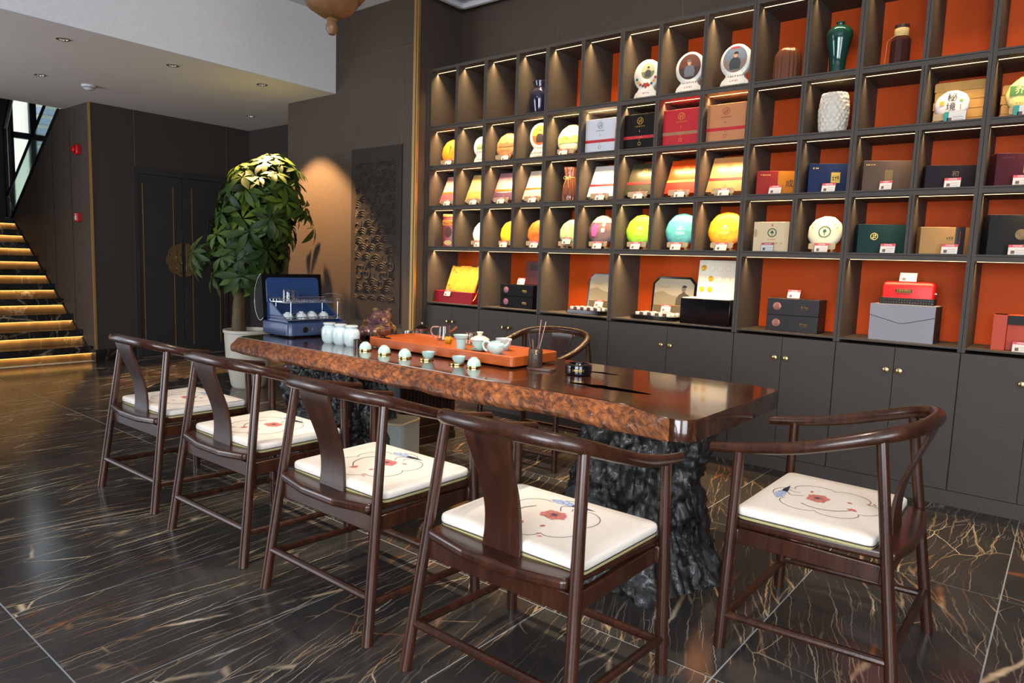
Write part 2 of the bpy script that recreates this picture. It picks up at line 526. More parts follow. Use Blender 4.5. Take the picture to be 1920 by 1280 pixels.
# stair side wall: lower edge follows the flight, upper edge the returning flight
ws = struct(G().prism_y([(-8.48, 0), (-8.48, 2.84), (-9.335, 2.84), (-11.15, 1.63), (-8.5, .02)][::-1], 3.07, 3.15).obj('wall_stair', M_WALL, sharp=0), 'dark panelled side wall of the staircase')
G().tube([(-8.5, 3.068, .02), (-11.15, 3.068, 1.63)], .012, 4).obj('black_edge', M_BLACK, ws)
G().tube([(-11.15, 3.068, 1.63), (-9.335, 3.068, 2.84)], .022, 4).obj('black_edge', M_BLACK, ws)
for x, z0 in ((-9.03, .36), (-9.6, .72)):
    G().bx(x - .002, x + .002, 3.067, 3.07, z0, 2.60).obj('panel_joint', M_BLACK, ws, sharp=0)

so = struct(G().bx(-9.18, -5.801, YF, 4.95, SOF, SOF + .30).obj('ceiling_soffit', M_CEIL, sharp=0), 'low grey ceiling over the doors')
struct(G().bx(-5.80, -5.77, YF, CY, SOF, TOP).obj('wall_bulkhead', M_WHITE, sharp=0), 'white bulkhead face above the low ceiling')
struct(G().bx(-5.80, XR, YF, 4.98, TOP, TOP + .1).obj('ceiling', M_WHITE, sharp=0), 'white upper ceiling')
g = G()
for d, h in ((.10, .05), (.22, .028)):
    g.bx(-4.62 + d, XR - d, 4.83 - d - .04, 4.83 - d, TOP - h, TOP)
    g.bx(-4.62 + d, -4.62 + d + .04, -2.8, 4.83 - d, TOP - h, TOP)
struct(g.obj('trim_2', M_WHITE, bevel=.006), 'white ceiling moulding')

# street side walls behind and beside the camera, each with an added glazed opening
def glazed_wall(name, win, axis, pos, a0, a1, w0, w1, zs=.45, ze=3.0, th=.15):
    def b(g, u0, u1, z0, z1, t0=0, t1=th):
        return g.bx(pos + t0, pos + t1, u0, u1, z0, z1) if axis == 'x' else g.bx(u0, u1, pos - t1, pos - t0, z0, z1)
    g = G()
    b(g, a0, w0, 0, TOP); b(g, w1, a1, 0, TOP); b(g, w0, w1, 0, zs); b(g, w0, w1, ze, TOP)
    struct(g.obj(name, M_WALLD, sharp=0))
    f = G(); n = 4
    for i in range(n + 1):
        u = w0 + (w1 - w0) * i / n
        b(f, u - .03, u + .03, zs, ze, .04, .10)
    b(f, w0, w1, zs, zs + .06, .04, .10); b(f, w0, w1, ze - .06, ze, .04, .10)
    w = struct(f.obj(win, M_BLACK, sharp=0), 'unseen black framed street window, added for daylight')
    for i in range(n):
        u0, u1 = w0 + (w1 - w0) * i / n, w0 + (w1 - w0) * (i + 1) / n
        b(G(), u0 + .03, u1 - .03, zs + .06, ze - .06, .065, .075).obj('pane', M_GLASS, w, sharp=0)
glazed_wall('wall_right', 'assumed_window_1', 'x', XR, YF, 4.98, -2.05, .45)  # unseen window, assumed around the area light on the right
glazed_wall('wall_front', 'assumed_window_2', 'y', YF, -5.8, XR, -1.25, 1.65)  # window behind the camera, assumed to go with the front area light
glazed_wall('wall_front_low', 'added_window_4', 'y', YF, -9.18, -5.8, -8.7, -6.3, .1, 2.7)  # unseen window, added to go with the left fill light

# ------------------------------------------------------------------ staircase
M_RISER = marble('riser_marble', (86, 62, 36), (120, 92, 56), .5, .25)
def stairs():
    st = thing('staircase', 'dark marble staircase with glowing strip under each step', 'staircase', (-8.58, 2.2, 0))
    M_SL = mat('stair_led', (255, 200, 110), .5, emit=(255, 190, 92), es=2.5)
    for i in range(10):
        x = -.28 * i; zt = .163 * (i + 1)
        s = G().bx(x - .36, x + .025, -1.0, .93, zt - .078, zt).obj('step', M_STAIR, st, bevel=.004)
        G().bx(x - .02, x, -1.0, .93, zt - .163, zt - .078).obj('riser', M_RISER, s, sharp=0)
        G().bx(x + .004, x + .012, -.98, .92, zt - .084, zt - .0785).obj('led_strip', M_SL, s, sharp=0)
        area('stair_led_light', (x + .016, -.03, zt - .090), (-.9, 0, -1), 1.85, .01, 1.05, (1, .66, .26), R(150), st)
    G().bx(-4.2, -2.82, -1.0, 2.3, 1.50, 1.63).obj('landing', M_STAIR, st, sharp=0)
stairs()

def stairwell():
    g = G()                                                      # far wall with window hole
    x0, x1 = -12.95, -12.8
    g.bx(x0, x1, .3, 3.55, 0, 5.2).bx(x0, x1, 4.75, 5.3, 0, 5.2).bx(x0, x1, 3.55, 4.75, 0, 1.75).bx(x0, x1, 3.55, 4.75, 4.3, 5.2)
    struct(g.obj('wall_stairwell', M_WALLD, sharp=0))
    struct(G().bx(-12.95, -8.6, 5.15, 5.3, 0, 5.2).bx(-12.95, -8.6, .3, .4, 0, 5.2).obj('wall_stairwell_side', M_WALLD, sharp=0))
    struct(G().bx(-12.95, -9.1, .3, 5.3, 5.2, 5.3).obj('ceiling_stairwell', M_WHITE, sharp=0))
    struct(G().bx(-9.2, -9.1, .3, 5.3, SOF + .30, 5.2).obj('wall_stairwell_upper', M_WALLD, sharp=0))
    f = G()
    for y in (3.55, 3.86, 4.75): f.bx(-12.9, -12.82, y - .045, y + .045, 1.75, 4.3)
    for z in (1.75, 2.95, 4.3): f.bx(-12.9, -12.82, 3.55, 4.75, z - .045, z + .045)
    w = struct(f.obj('window_3', M_BLACK, sharp=0), 'black framed stairwell window with daylight')
    for y0, y1 in ((3.595, 3.815), (3.905, 4.705)):
        for z0, z1 in ((1.8, 2.9), (3.0, 4.25)):
            G().bx(-12.865, -12.86, y0, y1, z0, z1).obj('pane', M_GLASS, w, sharp=0)
    # returning flight with glass balustrade
    r = thing('glass_balustrade', 'sloping glass balustrade on the upper stair flight', 'balustrade', (-11.15, 3.11, 1.63))
    d = Vector((1.815, 0, 1.21)); dn = d.normalized()
    G().prism_y([(0, .02), (2.5, 1.69), (2.5, 2.15), (-.28, .32)], -.006, .006).obj('glass_panel', mat('green_glass', (220, 240, 234), .03, trans=1, ior=1.3), r, sharp=0)
    G().tube([(-.30, 0, .30), (2.5, 0, 2.16)], .022, 6).obj('handrail', M_BLACK, r)
    G().tube([(-.30, 0, -1.6), (-.30, 0, 1.2), (.1, 0, 1.65)], .03, 6).obj('post', mat('dark_post', (30, 30, 32), .4), r)
    s = G()
    for i in range(8):
        s.bx(.1 + .28 * i, .4 + .28 * i, .02, 1.4, -.02 + .167 * i, .145 + .167 * i)
    s.obj('upper_step', M_STAIR, r, sharp=0)
    b = thing('neighbour_building', 'pale building with grey louvres seen through stairwell window', 'building', (-19, 5.6, 0))
    G().bx(-.5, 0, -3.5, 3.5, 0, 5.6).obj('facade', mat('pale_facade', (214, 208, 186), .9), b, sharp=0)
    ml = mat('grey_louvre', (128, 136, 150), .7)
    me = G().bx(0, .06, .0, 1.5, 0, .14).mesh('louvre', 0)
    for i in range(12): put('louvre', me, ml, b, (.02, .05, 2.7 + i * .23))
stairwell()

# ------------------------------------------------------------------ ceiling fittings
def downlight(x, y, label, power, target=None, angle=70, col=(1, .78, .5)):
    t = thing('downlight', label, 'downlight', (x, y, SOF), group='downlights in the low ceiling')
    G().lathe([(.030, 0), (.045, -.001), (.048, -.005), (.044, -.007), (.033, -.004), (.030, .02)], 24).obj('bezel', M_STEEL, t)
    G().lathe([(.0, -.001), (.029, -.001), (.029, .0)], 20).obj('lens', mat('lamp_lens', (60, 54, 46), .2, emit=(255, 214, 150), es=.12), t)
    if power: spot('downlight_beam', (x, y, SOF - .012), target or (x, y, 0), power, angle, .7 if power < 100 else .4, col, .02)
downlight(-6.166, 2.075, 'downlight nearest the white bulkhead at the far left', 3)
downlight(-6.162, 2.897, 'middle downlight of three along the white bulkhead', 3)
downlight(-6.079, 3.687, 'downlight beside the brown pier shining on the tree', 800, (-6.02, 3.93, 1.2), 78, (1, .58, .24))
downlight(-7.604, 2.359, 'small downlight left of the smoke detector', 3)
downlight(-7.541, 4.429, 'downlight in front of the double doors', 6)
sd = thing('smoke_detector', 'white round smoke detector on the low ceiling', 'smoke detector', (-7.647, 2.78, SOF))
G().lathe([(.06, 0), (.062, -.012), (.05, -.02), (.048, -.03), (.03, -.042), (0, -.045)], 24).obj('body', M_WHITE, sd)
G().lathe([(.0505, -.02), (.053, -.022), (.053, -.027), (.0485, -.029)], 24).obj('vent_ring', mat('grey_plastic', (120, 124, 130), .5), sd)

def alarm():
    t = thing('alarm_strobe', 'red fire alarm strobe on the stair wall', 'alarm', (-8.757, 3.07, 2.341))
    mr = mat('red_plastic', (190, 20, 24), .25, coat=.4)
    G().prism_y(rrect(0, 0, .10, .11, .02), -.05, 0).obj('body', mr, t, bevel=.008)
    G().prism_y(rrect(-.01, 0, .07, .06, .015), -.075, -.05).obj('lens', mat('red_lens', (200, 10, 20), .1, coat=.6), t, bevel=.006)
    t = thing('call_point', 'small red fire call point lower on the stair wall', 'call point', (-8.81, 3.07, 1.60))
    G().prism_y(rrect(0, 0, .10, .10, .008), -.045, 0).obj('body', mr, t, bevel=.004)
    G().flat(rect(0, -.005, .055, .05), -.0456).obj('break_glass', M_CARD, t, sharp=0)
    g = G(); g.flat(rect(0, .033, .05, .008), -.0457); g.obj('print', M_INKW, t, sharp=0)
alarm()

def lantern():
    """carved wooden pendant over the left end of the table; only its lower tip is in frame"""
    t = thing('pendant_lantern', 'carved wooden pendant lantern hanging from the upper ceiling', 'lantern', (-3.335, 2.45, 2.47))
    mw = wood('lantern_wood', (96, 66, 38), (130, 92, 54), .5, .1, 6)
    G().lathe([(0, 0), (.018, .004), (.032, .03), (.034, .05), (.022, .075), (.03, .085), (.02, .095), (.016, .13)], 20).obj('finial', mw, t)
    prof = [(.03, .095), (.06, .10), (.115, .135), (.135, .165), (.14, .19), (.165, .20), (.20, .25), (.215, .30)]
    G().lathe(prof, 48, None, lambda a, z: 1 + .07 * abs(cos(4 * a))).obj('skirt', mw, t)
    G().lathe([(.20, .30), (.20, .62), (.17, .66)], 8).obj('shade', mat('lantern_paper', (250, 236, 210), .8, emit=(255, 214, 150), es=9.0), t)
    for k in range(8):
        a = k * pi / 4
        G().tube([(.207 * cos(a), .207 * sin(a), .29), (.207 * cos(a), .207 * sin(a), .66)], .011, 6).obj('frame_bar', mw, t)
    G().lathe([(.23, .64), (.245, .67), (.12, .72), (.02, .76)], 24).obj('cap', mw, t)
    G().tube([(0, 0, .74), (0, 0, 1.065)], .008, 8).obj('rod', M_BRONZE, t)
    MATS['lantern_paper'].cycles.emission_sampling = 'AUTO'
lantern()

def assumed_table_spots():  # lamps out of view, assumed from the bright light on the tea tray
    for i, (x, pw) in enumerate(((-3.1, 230), (-2.1, 300), (-1.2, 150))):
        t = thing('assumed_spotlight', ('left', 'middle', 'right')[i] + ' assumed black spotlight on the upper ceiling above the tea table', 'spotlight', (x, 2.3, TOP), group='assumed spotlights above the table')
        G().lathe([(.045, -.12), (.05, -.115), (.05, -.01), (.03, 0)], 20).obj('housing', M_BLACK, t)
        spot('table_spot', (x, 2.3, TOP - .13), (x, 2.5, .76), pw, 52, .6, (1, .84, .64), .04)
assumed_table_spots()
# ------------------------------------------------------------------ bookcase wall
YS, YB = 4.424, 4.826                      # front plane and back panel of the shelving
XB = [-4.60, -3.945, -3.315, -2.66, -1.71, -1.085, -.452, .18]
MID = [[-4.27], [-3.61], [-2.99], [-2.36, -2.035], [-1.387], [-.757], [-.13]]
ZJ = [.868, 1.370, 1.727, 2.077, 2.420, 2.924]
WARM = (1, .68, .32)
ORD = ['first', 'second', 'third', 'fourth', 'fifth', 'sixth', 'seventh']
def bookcases():
    for m in range(7):
        x0, x1 = XB[m] + .001, XB[m + 1] - .001
        t = thing('display_bookcase', f'{ORD[m]} open display bookcase from the brown pier, orange back and lit cells', 'bookcase', (x0, YS, ZJ[0]), group='open bookcases along the wall')
        w = x1 - x0; D = YB - YS; H = ZJ[-1] - ZJ[0]
        G().bx(0, w, D - .008, D, 0, H).obj('back_panel', M_ORANGE, t, sharp=0)
        for a in (0, w - .017): G().bx(a, a + .017, 0, D - .008, -.014, H).obj('side_panel', M_CAB, t, sharp=0)
        for i, z in enumerate(ZJ):
            zz = z - ZJ[0]
            if i > 0: G().bx(.017, w - .017, 0, D - .008, zz - .026, zz - .002).obj('shelf_board', M_CAB, t, sharp=0)
            if i < 5: G().bx(.017, w - .017, 0, D - .008, zz + .002, zz + .011).obj('shelf_board', M_CAB, t, sharp=0)
            if 0 < i < 5: G().bx(.017, w - .017, .004, D - .008, zz - .002, zz + .002).obj('shadow_gap', M_BLACK, t, sharp=0)
        mids = [x - x0 for x in MID[m]]
        for a in mids:
            for i in range(1, 5):
                z0, z1 = ZJ[i] - ZJ[0] + .011, ZJ[i + 1] - ZJ[0] - .026
                G().bx(a - .015, a - .0012, 0, D - .008, z0, z1).bx(a + .0012, a + .015, 0, D - .008, z0, z1).obj('divider', M_CAB, t, sharp=0)
        for i in range(5):
            edges = [0, w] if i == 0 else [0] + mids + [w]
            zc = ZJ[i + 1] - ZJ[0] - .026
            for a, b in zip(edges[:-1], edges[1:]):
                a, b = a + .02, b - .02
                G().bx(a, b, .0752, .0788, zc - .0015, zc).obj('led_strip', M_LED, t, sharp=0)
                area('shelf_led', ((a + b) / 2, .077, zc - .003), (0, .04, -1), b - a, .003, LEDW * (b - a) * (1.0 if m < 4 else .45), WARM, R(104), t)
LEDW = 8.5
bookcases()

def base_cabinets():
    for m in range(7):
        x0, x1 = XB[m] + .001, XB[m + 1] - .001
        w = x1 - x0
        t = thing('base_cabinet', f'{ORD[m]} grey base cabinet from the brown pier with two doors and brass knobs', 'cabinet', (x0, YS, 0), group='base cabinets under the bookcases')
        G().bx(0, w, .02, .40, 0, .85).obj('body', M_CAB, t, sharp=0)
        G().bx(-.001, w + .001, .006, .02, 0, .084).obj('toe_kick', M_CAB, t, sharp=0)
        mid = {3: .475}.get(m, w / 2)
        for k, (a, b) in enumerate(((.0015, mid - .0015), (mid + .0015, w - .0015))):
            d = G().bx(a, b, 0, .018, .088, .85).obj('door', M_CAB, t, sharp=0, bevel=.001)
            kx = mid - .034 if k == 0 else mid + .034
            Mk = Matrix.Translation((kx, 0, .72)) @ Matrix.Rotation(pi / 2, 4, 'X')
            G().lathe([(.006, 0), (.006, .012), (.013, .016), (.0165, .022), (.016, .027), (.010, .030), (0, .031)], 20, Mk).obj('knob', M_BRASS, d)
base_cabinets()
struct(G().bx(-4.62, -4.60, YS - .015, YB, 0, 2.93).obj('trim_3', M_CAB, sharp=0), 'dark filler strip left of the bookcases')
struct(G().bx(XB[-1], XR, YS, 4.83, 0, 2.924).obj('trim_4', M_CAB, sharp=0), 'dark panel right of the bookcases')

ZF = [z + .011 for z in ZJ]                 # shelf surfaces, bottom to top
E_, D_, C_, B_, A_ = ZF[:5]

# ---- small shared pieces
CARD = {}
def price_card(x, y, z, where, hue='pink', w=.082, h=.060, tilt=-.35):
    t = thing('price_card', f'{"teal and white" if hue == "teal" else ("plain white" if hue == "plain" else "pink headed")} price card {where}', 'price card', (x, y, z), (tilt, 0, 0), 'price cards on the shelves')
    if (w, h, hue) not in CARD:
        a = G().bx(-w / 2, w / 2, 0, .002, 0, h).bx(-w / 2, w / 2, .0, .03, 0, .0015).mesh('holder', 0)
        b = G().flat(rect(0, h / 2, w * .92, h * .92), -.0006).mesh('card', 0)
        if hue == 'teal': c = G().flat(rect(-w * .36, h / 2, w * .2, h * .92), -.0010).mesh('header', 0)
        else: c = G().flat(rect(0, h * .84, w * .94, h * .24), -.0010).mesh('header', 0)
        d = G().flat(rect(-w * .22, h * .27, w * .2, h * .3), -.0010).mesh('picture', 0)
        e = G()
        if hue == 'pink':
            q = glyphs(0, h * .84, w * .5, h * .15, 6, -.0013); e.v += q.v; e.f += q.f
        e = e.mesh('header_print', 0)
        q1 = glyphs(w * .14, h * .45, w * .45, h * .1, 8, -.0010); q2 = glyphs(w * .16, h * .22, w * .4, h * .1, 7, -.0010)
        f = G(); f.add(q1.v, q1.f); f.add(q2.v, q2.f); f = f.mesh('print', 0)
        CARD[(w, h, hue)] = (a, b, c, d, e, f)
    a, b, c, d, e, f = CARD[(w, h, hue)]
    put('holder', a, M_ACRYL, t)
    k = put('card', b, M_CARD, t)
    if hue != 'plain': put('header', c, M_HEAD if hue == 'pink' else mat('card_teal', (40, 150, 140), .6), k)
    if hue == 'pink': put('header_print', e, M_INKW, k)
    put('picture', d, mat('card_photo', (126, 96, 84), .6, var=(160, (60, 56, 70))), k)
    put('print', f, mat('grey_ink', (120, 120, 132), .7), k)
    return t

STAND = []
def stand(x, y, z, what):
    """little beech display stand: front bar, two feet, sloping back rest"""
    t = thing('display_stand', f'small pale wooden display stand holding the {what}', 'display stand', (x, y, z), group='wooden display stands')
    if not STAND:
        STAND.append(G().prism_y(rrect(0, .037, .155, .036, .008, 3), -.012, 0).mesh('front_bar'))
        STAND.append(G().bx(-.006, .006, 0, .085, 0, .014).bx(-.006, .006, 0, .012, 0, .03).mesh('foot', 0))
        STAND.append(G().bx(-.005, .005, .07, .078, .006, .15, Matrix.Shear('XY', 4, (0, 0))).mesh('back_rest', 0))
    put('front_bar', STAND[0], M_STANDW, t)
    for s in (-.055, .055): put('foot', STAND[1], M_STANDW, t, (s, 0, 0))
    for s in (-.04, .04): put('back_rest', STAND[2], M_STANDW, t, (s, -.015, 0), (-.18, 0, 0))
    return t

def paper(name, c1, c2=None, rough=.45):
    if name in MATS: return MATS[name]
    k = N(name)
    c2 = c2 or tuple(v * .9 for v in c1)
    f = k.noise(k.coord(), 26, 5, .65, .4)
    k.l(k.ramp(f, [(.38, lin(c1)), (.64, lin(c2))]), k.b.inputs['Base Color'])
    k.b.inputs['Roughness'].default_value = rough
    k.bump(k.noise(k.mapping(k.coord(), (1, .3, 1)), 60, 4, .7), .35, .002)
    MATS[name] = k.m
    return k.m

def tea_cake(x, z, r, m, label, short, decor=None, y=4.515, with_stand=True, th=.034, tilt=-.2, seed=0):
    """round paper-wrapped tea cake leaning back on its stand; disc axis is local y"""
    z0 = .026 if with_stand else 0
    t = thing('tea_cake', label, 'tea cake', (x, y, z + z0), (tilt, 0, 0), 'wrapped tea cakes on the shelves')
    h = th / 2
    prof = [(0, -h * .96), (r * .55, -h), (r * .82, -h * .85), (r * .95, -h * .5), (r, -.002), (r * .96, h * .6), (r * .8, h), (0, h * .9)]
    Mx = Matrix.Translation((0, h + .001, r)) @ Matrix.Rotation(-pi / 2, 4, 'X')
    def wr(a, zz): return 1 + .012 * sin(11 * a + seed) + .010 * sin(23 * a + seed * 2) + .008 * sin(5 * a + seed)
    body = G().lathe(prof, 56, Mx, wr).obj('wrapper', m, t, sharp=60)
    # folded paper pleats at the back hub are hidden; shallow creases run out from the rim
    if decor: decor(t, r, .0)
    if with_stand: stand(x, y - .006, z, short)
    return t

def disc_print(t, r, items, y=-.0014):
    """flat prints laid on the front of a cake: (kind, x, z, size.., material)"""
    for it in items:
        kind, m = it[0], it[-1]
        if kind == 'glyph':
            _, x, z, w, h, n, _ = it; glyphs(x, z + r, w, h, n, y).obj('print', m, t, sharp=0)
        elif kind == 'ell':
            _, x, z, a, b, _ = it; G().flat(ell2(x, z + r, a, b, 20), y).obj('print', m, t, sharp=0)
        elif kind == 'ring':
            _, x, z, a, w, _ = it
            g = G()
            for k in range(24):
                p, q = 2 * pi * k / 24, 2 * pi * (k + 1) / 24
                g.flat([(x + (a - w) * cos(p), z + r + (a - w) * sin(p)), (x + a * cos(p), z + r + a * sin(p)), (x + a * cos(q), z + r + a * sin(q)), (x + (a - w) * cos(q), z + r + (a - w) * sin(q))], y)
            g.obj('print', m, t, sharp=0)
        elif kind == 'text':
            _, x, z, s, size, _ = it; text('lettering', s, size, m, t, (x, y, z + r))
        elif kind == 'rect':
            _, x, z, w, h, _ = it; G().flat(rect(x, z + r, w, h), y).obj('print', m, t, sharp=0)
        elif kind == 'poly':
            _, pts, _ = it; G().flat([(a, b + r) for a, b in pts], y).obj('print', m, t, sharp=0)

def gift_box(name, x, y, z, w, d, h, m, label, rot=0, cat='gift box', group='tea gift boxes on the shelves', tilt=0):
    t = thing(name, label, cat, (x, y, z), (tilt, 0, rot), group)
    G().bx(-w / 2, w / 2, 0, d, 0, h).obj('box', m, t, bevel=.002)
    return t
def band(t, z0, z1, w, m, name='band', y=-.0010, d=0, x0=None, x1=None):
    a, b = (-w / 2, w / 2) if x0 is None else (x0, x1)
    return G().bx(a - (.0008 if x0 is None else 0), b + (.0008 if x0 is None else 0), y, (d if d else .001), z0, z1).obj(name, m, t, sharp=0)
def emblem(t, x, z, r, m, y=-.0016, inner=None):
    disc_print(t, 0, [('ring', x, z, r, r * .14, m), ('glyph', x, z, r * 1.1, r * 1.3, 2, m)], y)
# ------------------------------------------------------------------ shelf contents
M_RED = mat('red_paper', (186, 16, 34), .5)
M_REDB = mat('red_band', (190, 22, 38), .45)

# ---- top row: vases and ceramic moon flasks
def lathe_vase(name, label, x, y, z, prof, m, n=32, cat='vase', fn=None):
    t = thing(name, label, cat, (x, y, z))
    G().lathe(prof, n, None, fn).obj('body', m, t)
    return t
t = lathe_vase('glazed_jar', 'dark blue glazed jar on the top shelf', -3.508, 4.60, A_,
    [(0, 0), (.05, 0), (.054, .01), (.068, .06), (.081, .13), (.083, .17), (.068, .205), (.052, .222), (.05, .232), (.062, .262), (.064, .276), (.058, .28), (.046, .235), (0, .23)],
    mat('cobalt_glaze', (22, 28, 58), .1, coat=.6, var=(9, (44, 36, 62))), cat='jar')
for k in (-1, 1):
    G().tube([(k * .055, 0, .222), (k * .076, 0, .225), (k * .080, 0, .20)], .007, 8).obj('lug', MATS['cobalt_glaze'], t)
M_AMBER = mat('amber_glass', (150, 92, 66), .06, trans=.55, ior=1.4, coat=.5)
t = thing('ribbed_glass_cloche', 'brown ribbed glass dome upside down on the top shelf', 'glass vase', (-1.537, 4.55, A_))
G().lathe([(.082, 0), (.082, .12), (.076, .165), (.058, .198), (.03, .212), (0, .214), (0, .208), (.028, .206), (.053, .193), (.071, .162), (.077, .12), (.077, 0)], 72, None, lambda a, z: 1 + .08 * abs(sin(9 * a)) * (1 if z < .17 else .5) - .05).obj('dome', M_AMBER, t)
t = lathe_vase('meiping_vase', 'tall dark green meiping vase on the top shelf', -1.25, 4.58, A_,
    [(0, 0), (.048, 0), (.05, .008), (.045, .05), (.05, .12), (.066, .19), (.075, .24), (.073, .262), (.055, .287), (.028, .297), (.02, .302), (.02, .31), (.025, .318), (.022, .322), (0, .318)],
    mat('green_glaze', (14, 70, 62), .08, coat=.7, var=(7, (24, 52, 44))))
t = thing('glass_bottle', 'brown faceted glass bottle with paper collar and string', 'bottle', (-.91, 4.55, A_))
G().lathe([(.05, 0), (.052, .005), (.052, .145), (.046, .16), (.034, .168), (.034, .225)], 10).obj('body', mat('brown_glass', (86, 48, 44), .06, trans=.5, ior=1.45), t, sharp=20)
G().lathe([(.0355, .172), (.0365, .174), (.0365, .212), (.0355, .214)], 24).obj('paper_collar', mat('kraft_label', (206, 178, 116), .7), t)
G().lathe([(.036, .215), (.037, .232), (.03, .236), (0, .236)], 24).obj('lid', mat('dark_lid', (70, 40, 34), .3), t)
G().tube(catmull([(.0, -.038, .17), (-.03, -.045, .165), (-.06, -.04, .14), (-.062, -.045, .08), (-.068, -.05, .002)], 6), .0014, 5).tube([(-.036, 0, .17)] + [(.037 * cos(pi + a * .5), .037 * sin(pi + a * .5), .17) for a in range(1, 13)], .0016, 5).obj('string', mat('jute_string', (190, 156, 96), .8), t)

def moon_flask(x, z, s, label, art, base=(226, 226, 220), y=4.53):
    t = thing('ceramic_moon_flask', label, 'ceramic flask', (x, y, z), group='white ceramic moon flasks')
    out = []
    for i in range(29):                                  # round upper body
        a = -pi * .30 + (pi * 1.60) * i / 28
        out.append((.104 * cos(a), .180 + .108 * sin(a)))
    out += [(-.062, .086), (-.072, .066), (-.090, .05), (-.098, .03), (-.098, 0), (.098, 0), (.098, .03), (.090, .05), (.072, .066), (.062, .086)]
    out = [(a * s, b * s) for a, b in out]
    def sc(k): return [((a) * k, .14 * s + (b - .14 * s) * (1 - (1 - k) * .9) if b > .001 else b) for a, b in out]
    lay = [(-.030, .90), (-.027, .96), (-.018, 1.0), (.018, 1.0), (.027, .96), (.030, .90)]
    G().loft([[(a, yy * s + .03 * s, b) for a, b in sc(k)] for yy, k in lay][::-1], True).obj('body', mat('ivory_ceramic', base, .25, coat=.3), t, sharp=50)
    art(t, s)
    return t
M_SKIN = mat('print_skin', (196, 150, 120), .6)
M_HAIR = mat('print_hair', (36, 32, 30), .6)
M_PRINTR = mat('print_red', (170, 52, 44), .6)
def picture(t, cx, cz, r, bg1, bg2, coat, s, cap=None, flip=1, y=-.0012):
    """round printed picture: two-tone backdrop and a small half figure"""
    G().flat(ell2(cx, cz, r, r * 1.04, 28), y).obj('picture', bg1, t, sharp=0)
    G().flat(ell2(cx, cz, r, r * 1.04, 20, pi * 1.02, pi * 1.98), y - .0003).obj('picture_ground', bg2, t, sharp=0)
    body = [(-.42, -.80), (.42, -.80), (.50, -.30), (.40, .02), (.14, .14), (-.10, .16), (-.34, .02), (-.48, -.35)]
    G().flat([(cx + flip * a * r, cz + b * r) for a, b in (body if flip > 0 else body[::-1])], y - .0006).obj('picture_coat', coat, t, sharp=0)
    G().flat(ell2(cx + flip * .04 * r, cz + .33 * r, .17 * r, .22 * r, 16), y - .0009).obj('picture_face', M_SKIN, t, sharp=0)
    G().flat(ell2(cx + flip * .08 * r, cz + .43 * r, .19 * r, .17 * r, 14, -.1 * pi, 1.05 * pi), y - .0012).obj('picture_hair', cap or M_HAIR, t, sharp=0)
P = lambda n, c: mat('print_' + n, c, .6)
def art1(t, s):
    picture(t, .012, .205, .052, P('pale_green', (190, 196, 150)), P('olive', (120, 128, 84)), P('slate', (70, 72, 84)), s)
    for k in range(9):
        a = pi * (1.12 + .76 * k / 8)
        G().flat(ell2(.078 * cos(a), .185 + .082 * sin(a), .011, .011, 8), -.0012).obj('flower_print', (P('teal', (40, 96, 92)), P('gold', (196, 148, 40)), P('red', (170, 52, 44)))[k % 3], t, sharp=0)
    G().flat([(0, .085), (.018, .105), (.022, .122), (.01, .128), (0, .122), (-.01, .128), (-.022, .122), (-.018, .105)], -.0013).obj('heart_print', P('red', (170, 52, 44)), t, sharp=0)
    glyphs(0, .055, .055, .012, 4, -.0012).obj('print', M_PRINTR, t, sharp=0); glyphs(0, .03, .15, .008, 14, -.0012).obj('print', M_INKD, t, sharp=0)
def art2(t, s):
    picture(t, .004, .188, .080, P('dusk_brown', (92, 52, 46)), P('dusk_dark', (58, 42, 44)), P('steel_blue', (96, 104, 118)), s, P('cap_grey', (92, 98, 108)), -1)
    glyphs(0, .083, .12, .012, 8, -.0012).obj('print', P('plum', (120, 60, 80)), t, sharp=0)
    glyphs(0, .055, .06, .012, 4, -.0012).obj('print', M_PRINTR, t, sharp=0); glyphs(0, .03, .15, .008, 14, -.0012).obj('print', M_INKD, t, sharp=0)
def art3(t, s):
    picture(t, .0, .19, .080, P('sea_blue', (104, 120, 140)), P('sand_grey', (120, 104, 104)), P('dark_teal', (42, 58, 66)), s)
    G().flat(rect(0, .262, .062, .008), -.0016).obj('banner_print', P('banner_red', (196, 40, 36)), t, sharp=0)
    glyphs(0, .083, .13, .012, 8, -.0012).obj('print', P('plum', (120, 60, 80)), t, sharp=0)
    glyphs(0, .055, .06, .012, 4, -.0012).obj('print', M_PRINTR, t, sharp=0); glyphs(0, .03, .15, .008, 14, -.0012).obj('print', M_INKD, t, sharp=0)
def art4(t, s):
    G().flat(ell2(0, .150, .052, .05, 24), -.0012).obj('picture', P('mist', (222, 220, 190)), t, sharp=0)
    for x, h in ((-.03, .05), (-.008, .06), (.014, .045), (.034, .03)):
        G().flat([(x - .012, .125), (x + .012, .125), (x, .125 + h)], -.0015).obj('tree_print', P('pine', (110, 130, 60)), t, sharp=0)
    glyphs(0, .105, .09, .008, 8, -.0012).obj('print', M_PRINTR, t, sharp=0); glyphs(0, .04, .12, .008, 12, -.0012).obj('print', M_INKD, t, sharp=0)
def art5(t, s):
    picture(t, .0, .19, .074, P('amber', (226, 150, 40)), P('rust', (190, 86, 30)), P('charcoal', (40, 38, 38)), s, P('cap_olive', (96, 84, 40)), 1)
    glyphs(0, .088, .12, .012, 7, -.0012).obj('print', P('slate', (70, 72, 84)), t, sharp=0)
    glyphs(-.005, .05, .16, .016, 10, -.0012).obj('print', P('maroon', (104, 40, 38)), t, sharp=0); glyphs(0, .025, .12, .014, 8, -.0012).obj('print', P('maroon', (104, 40, 38)), t, sharp=0)
moon_flask(-2.515, A_, 1.0, 'white moon flask with flower garland and small round portrait', art1)
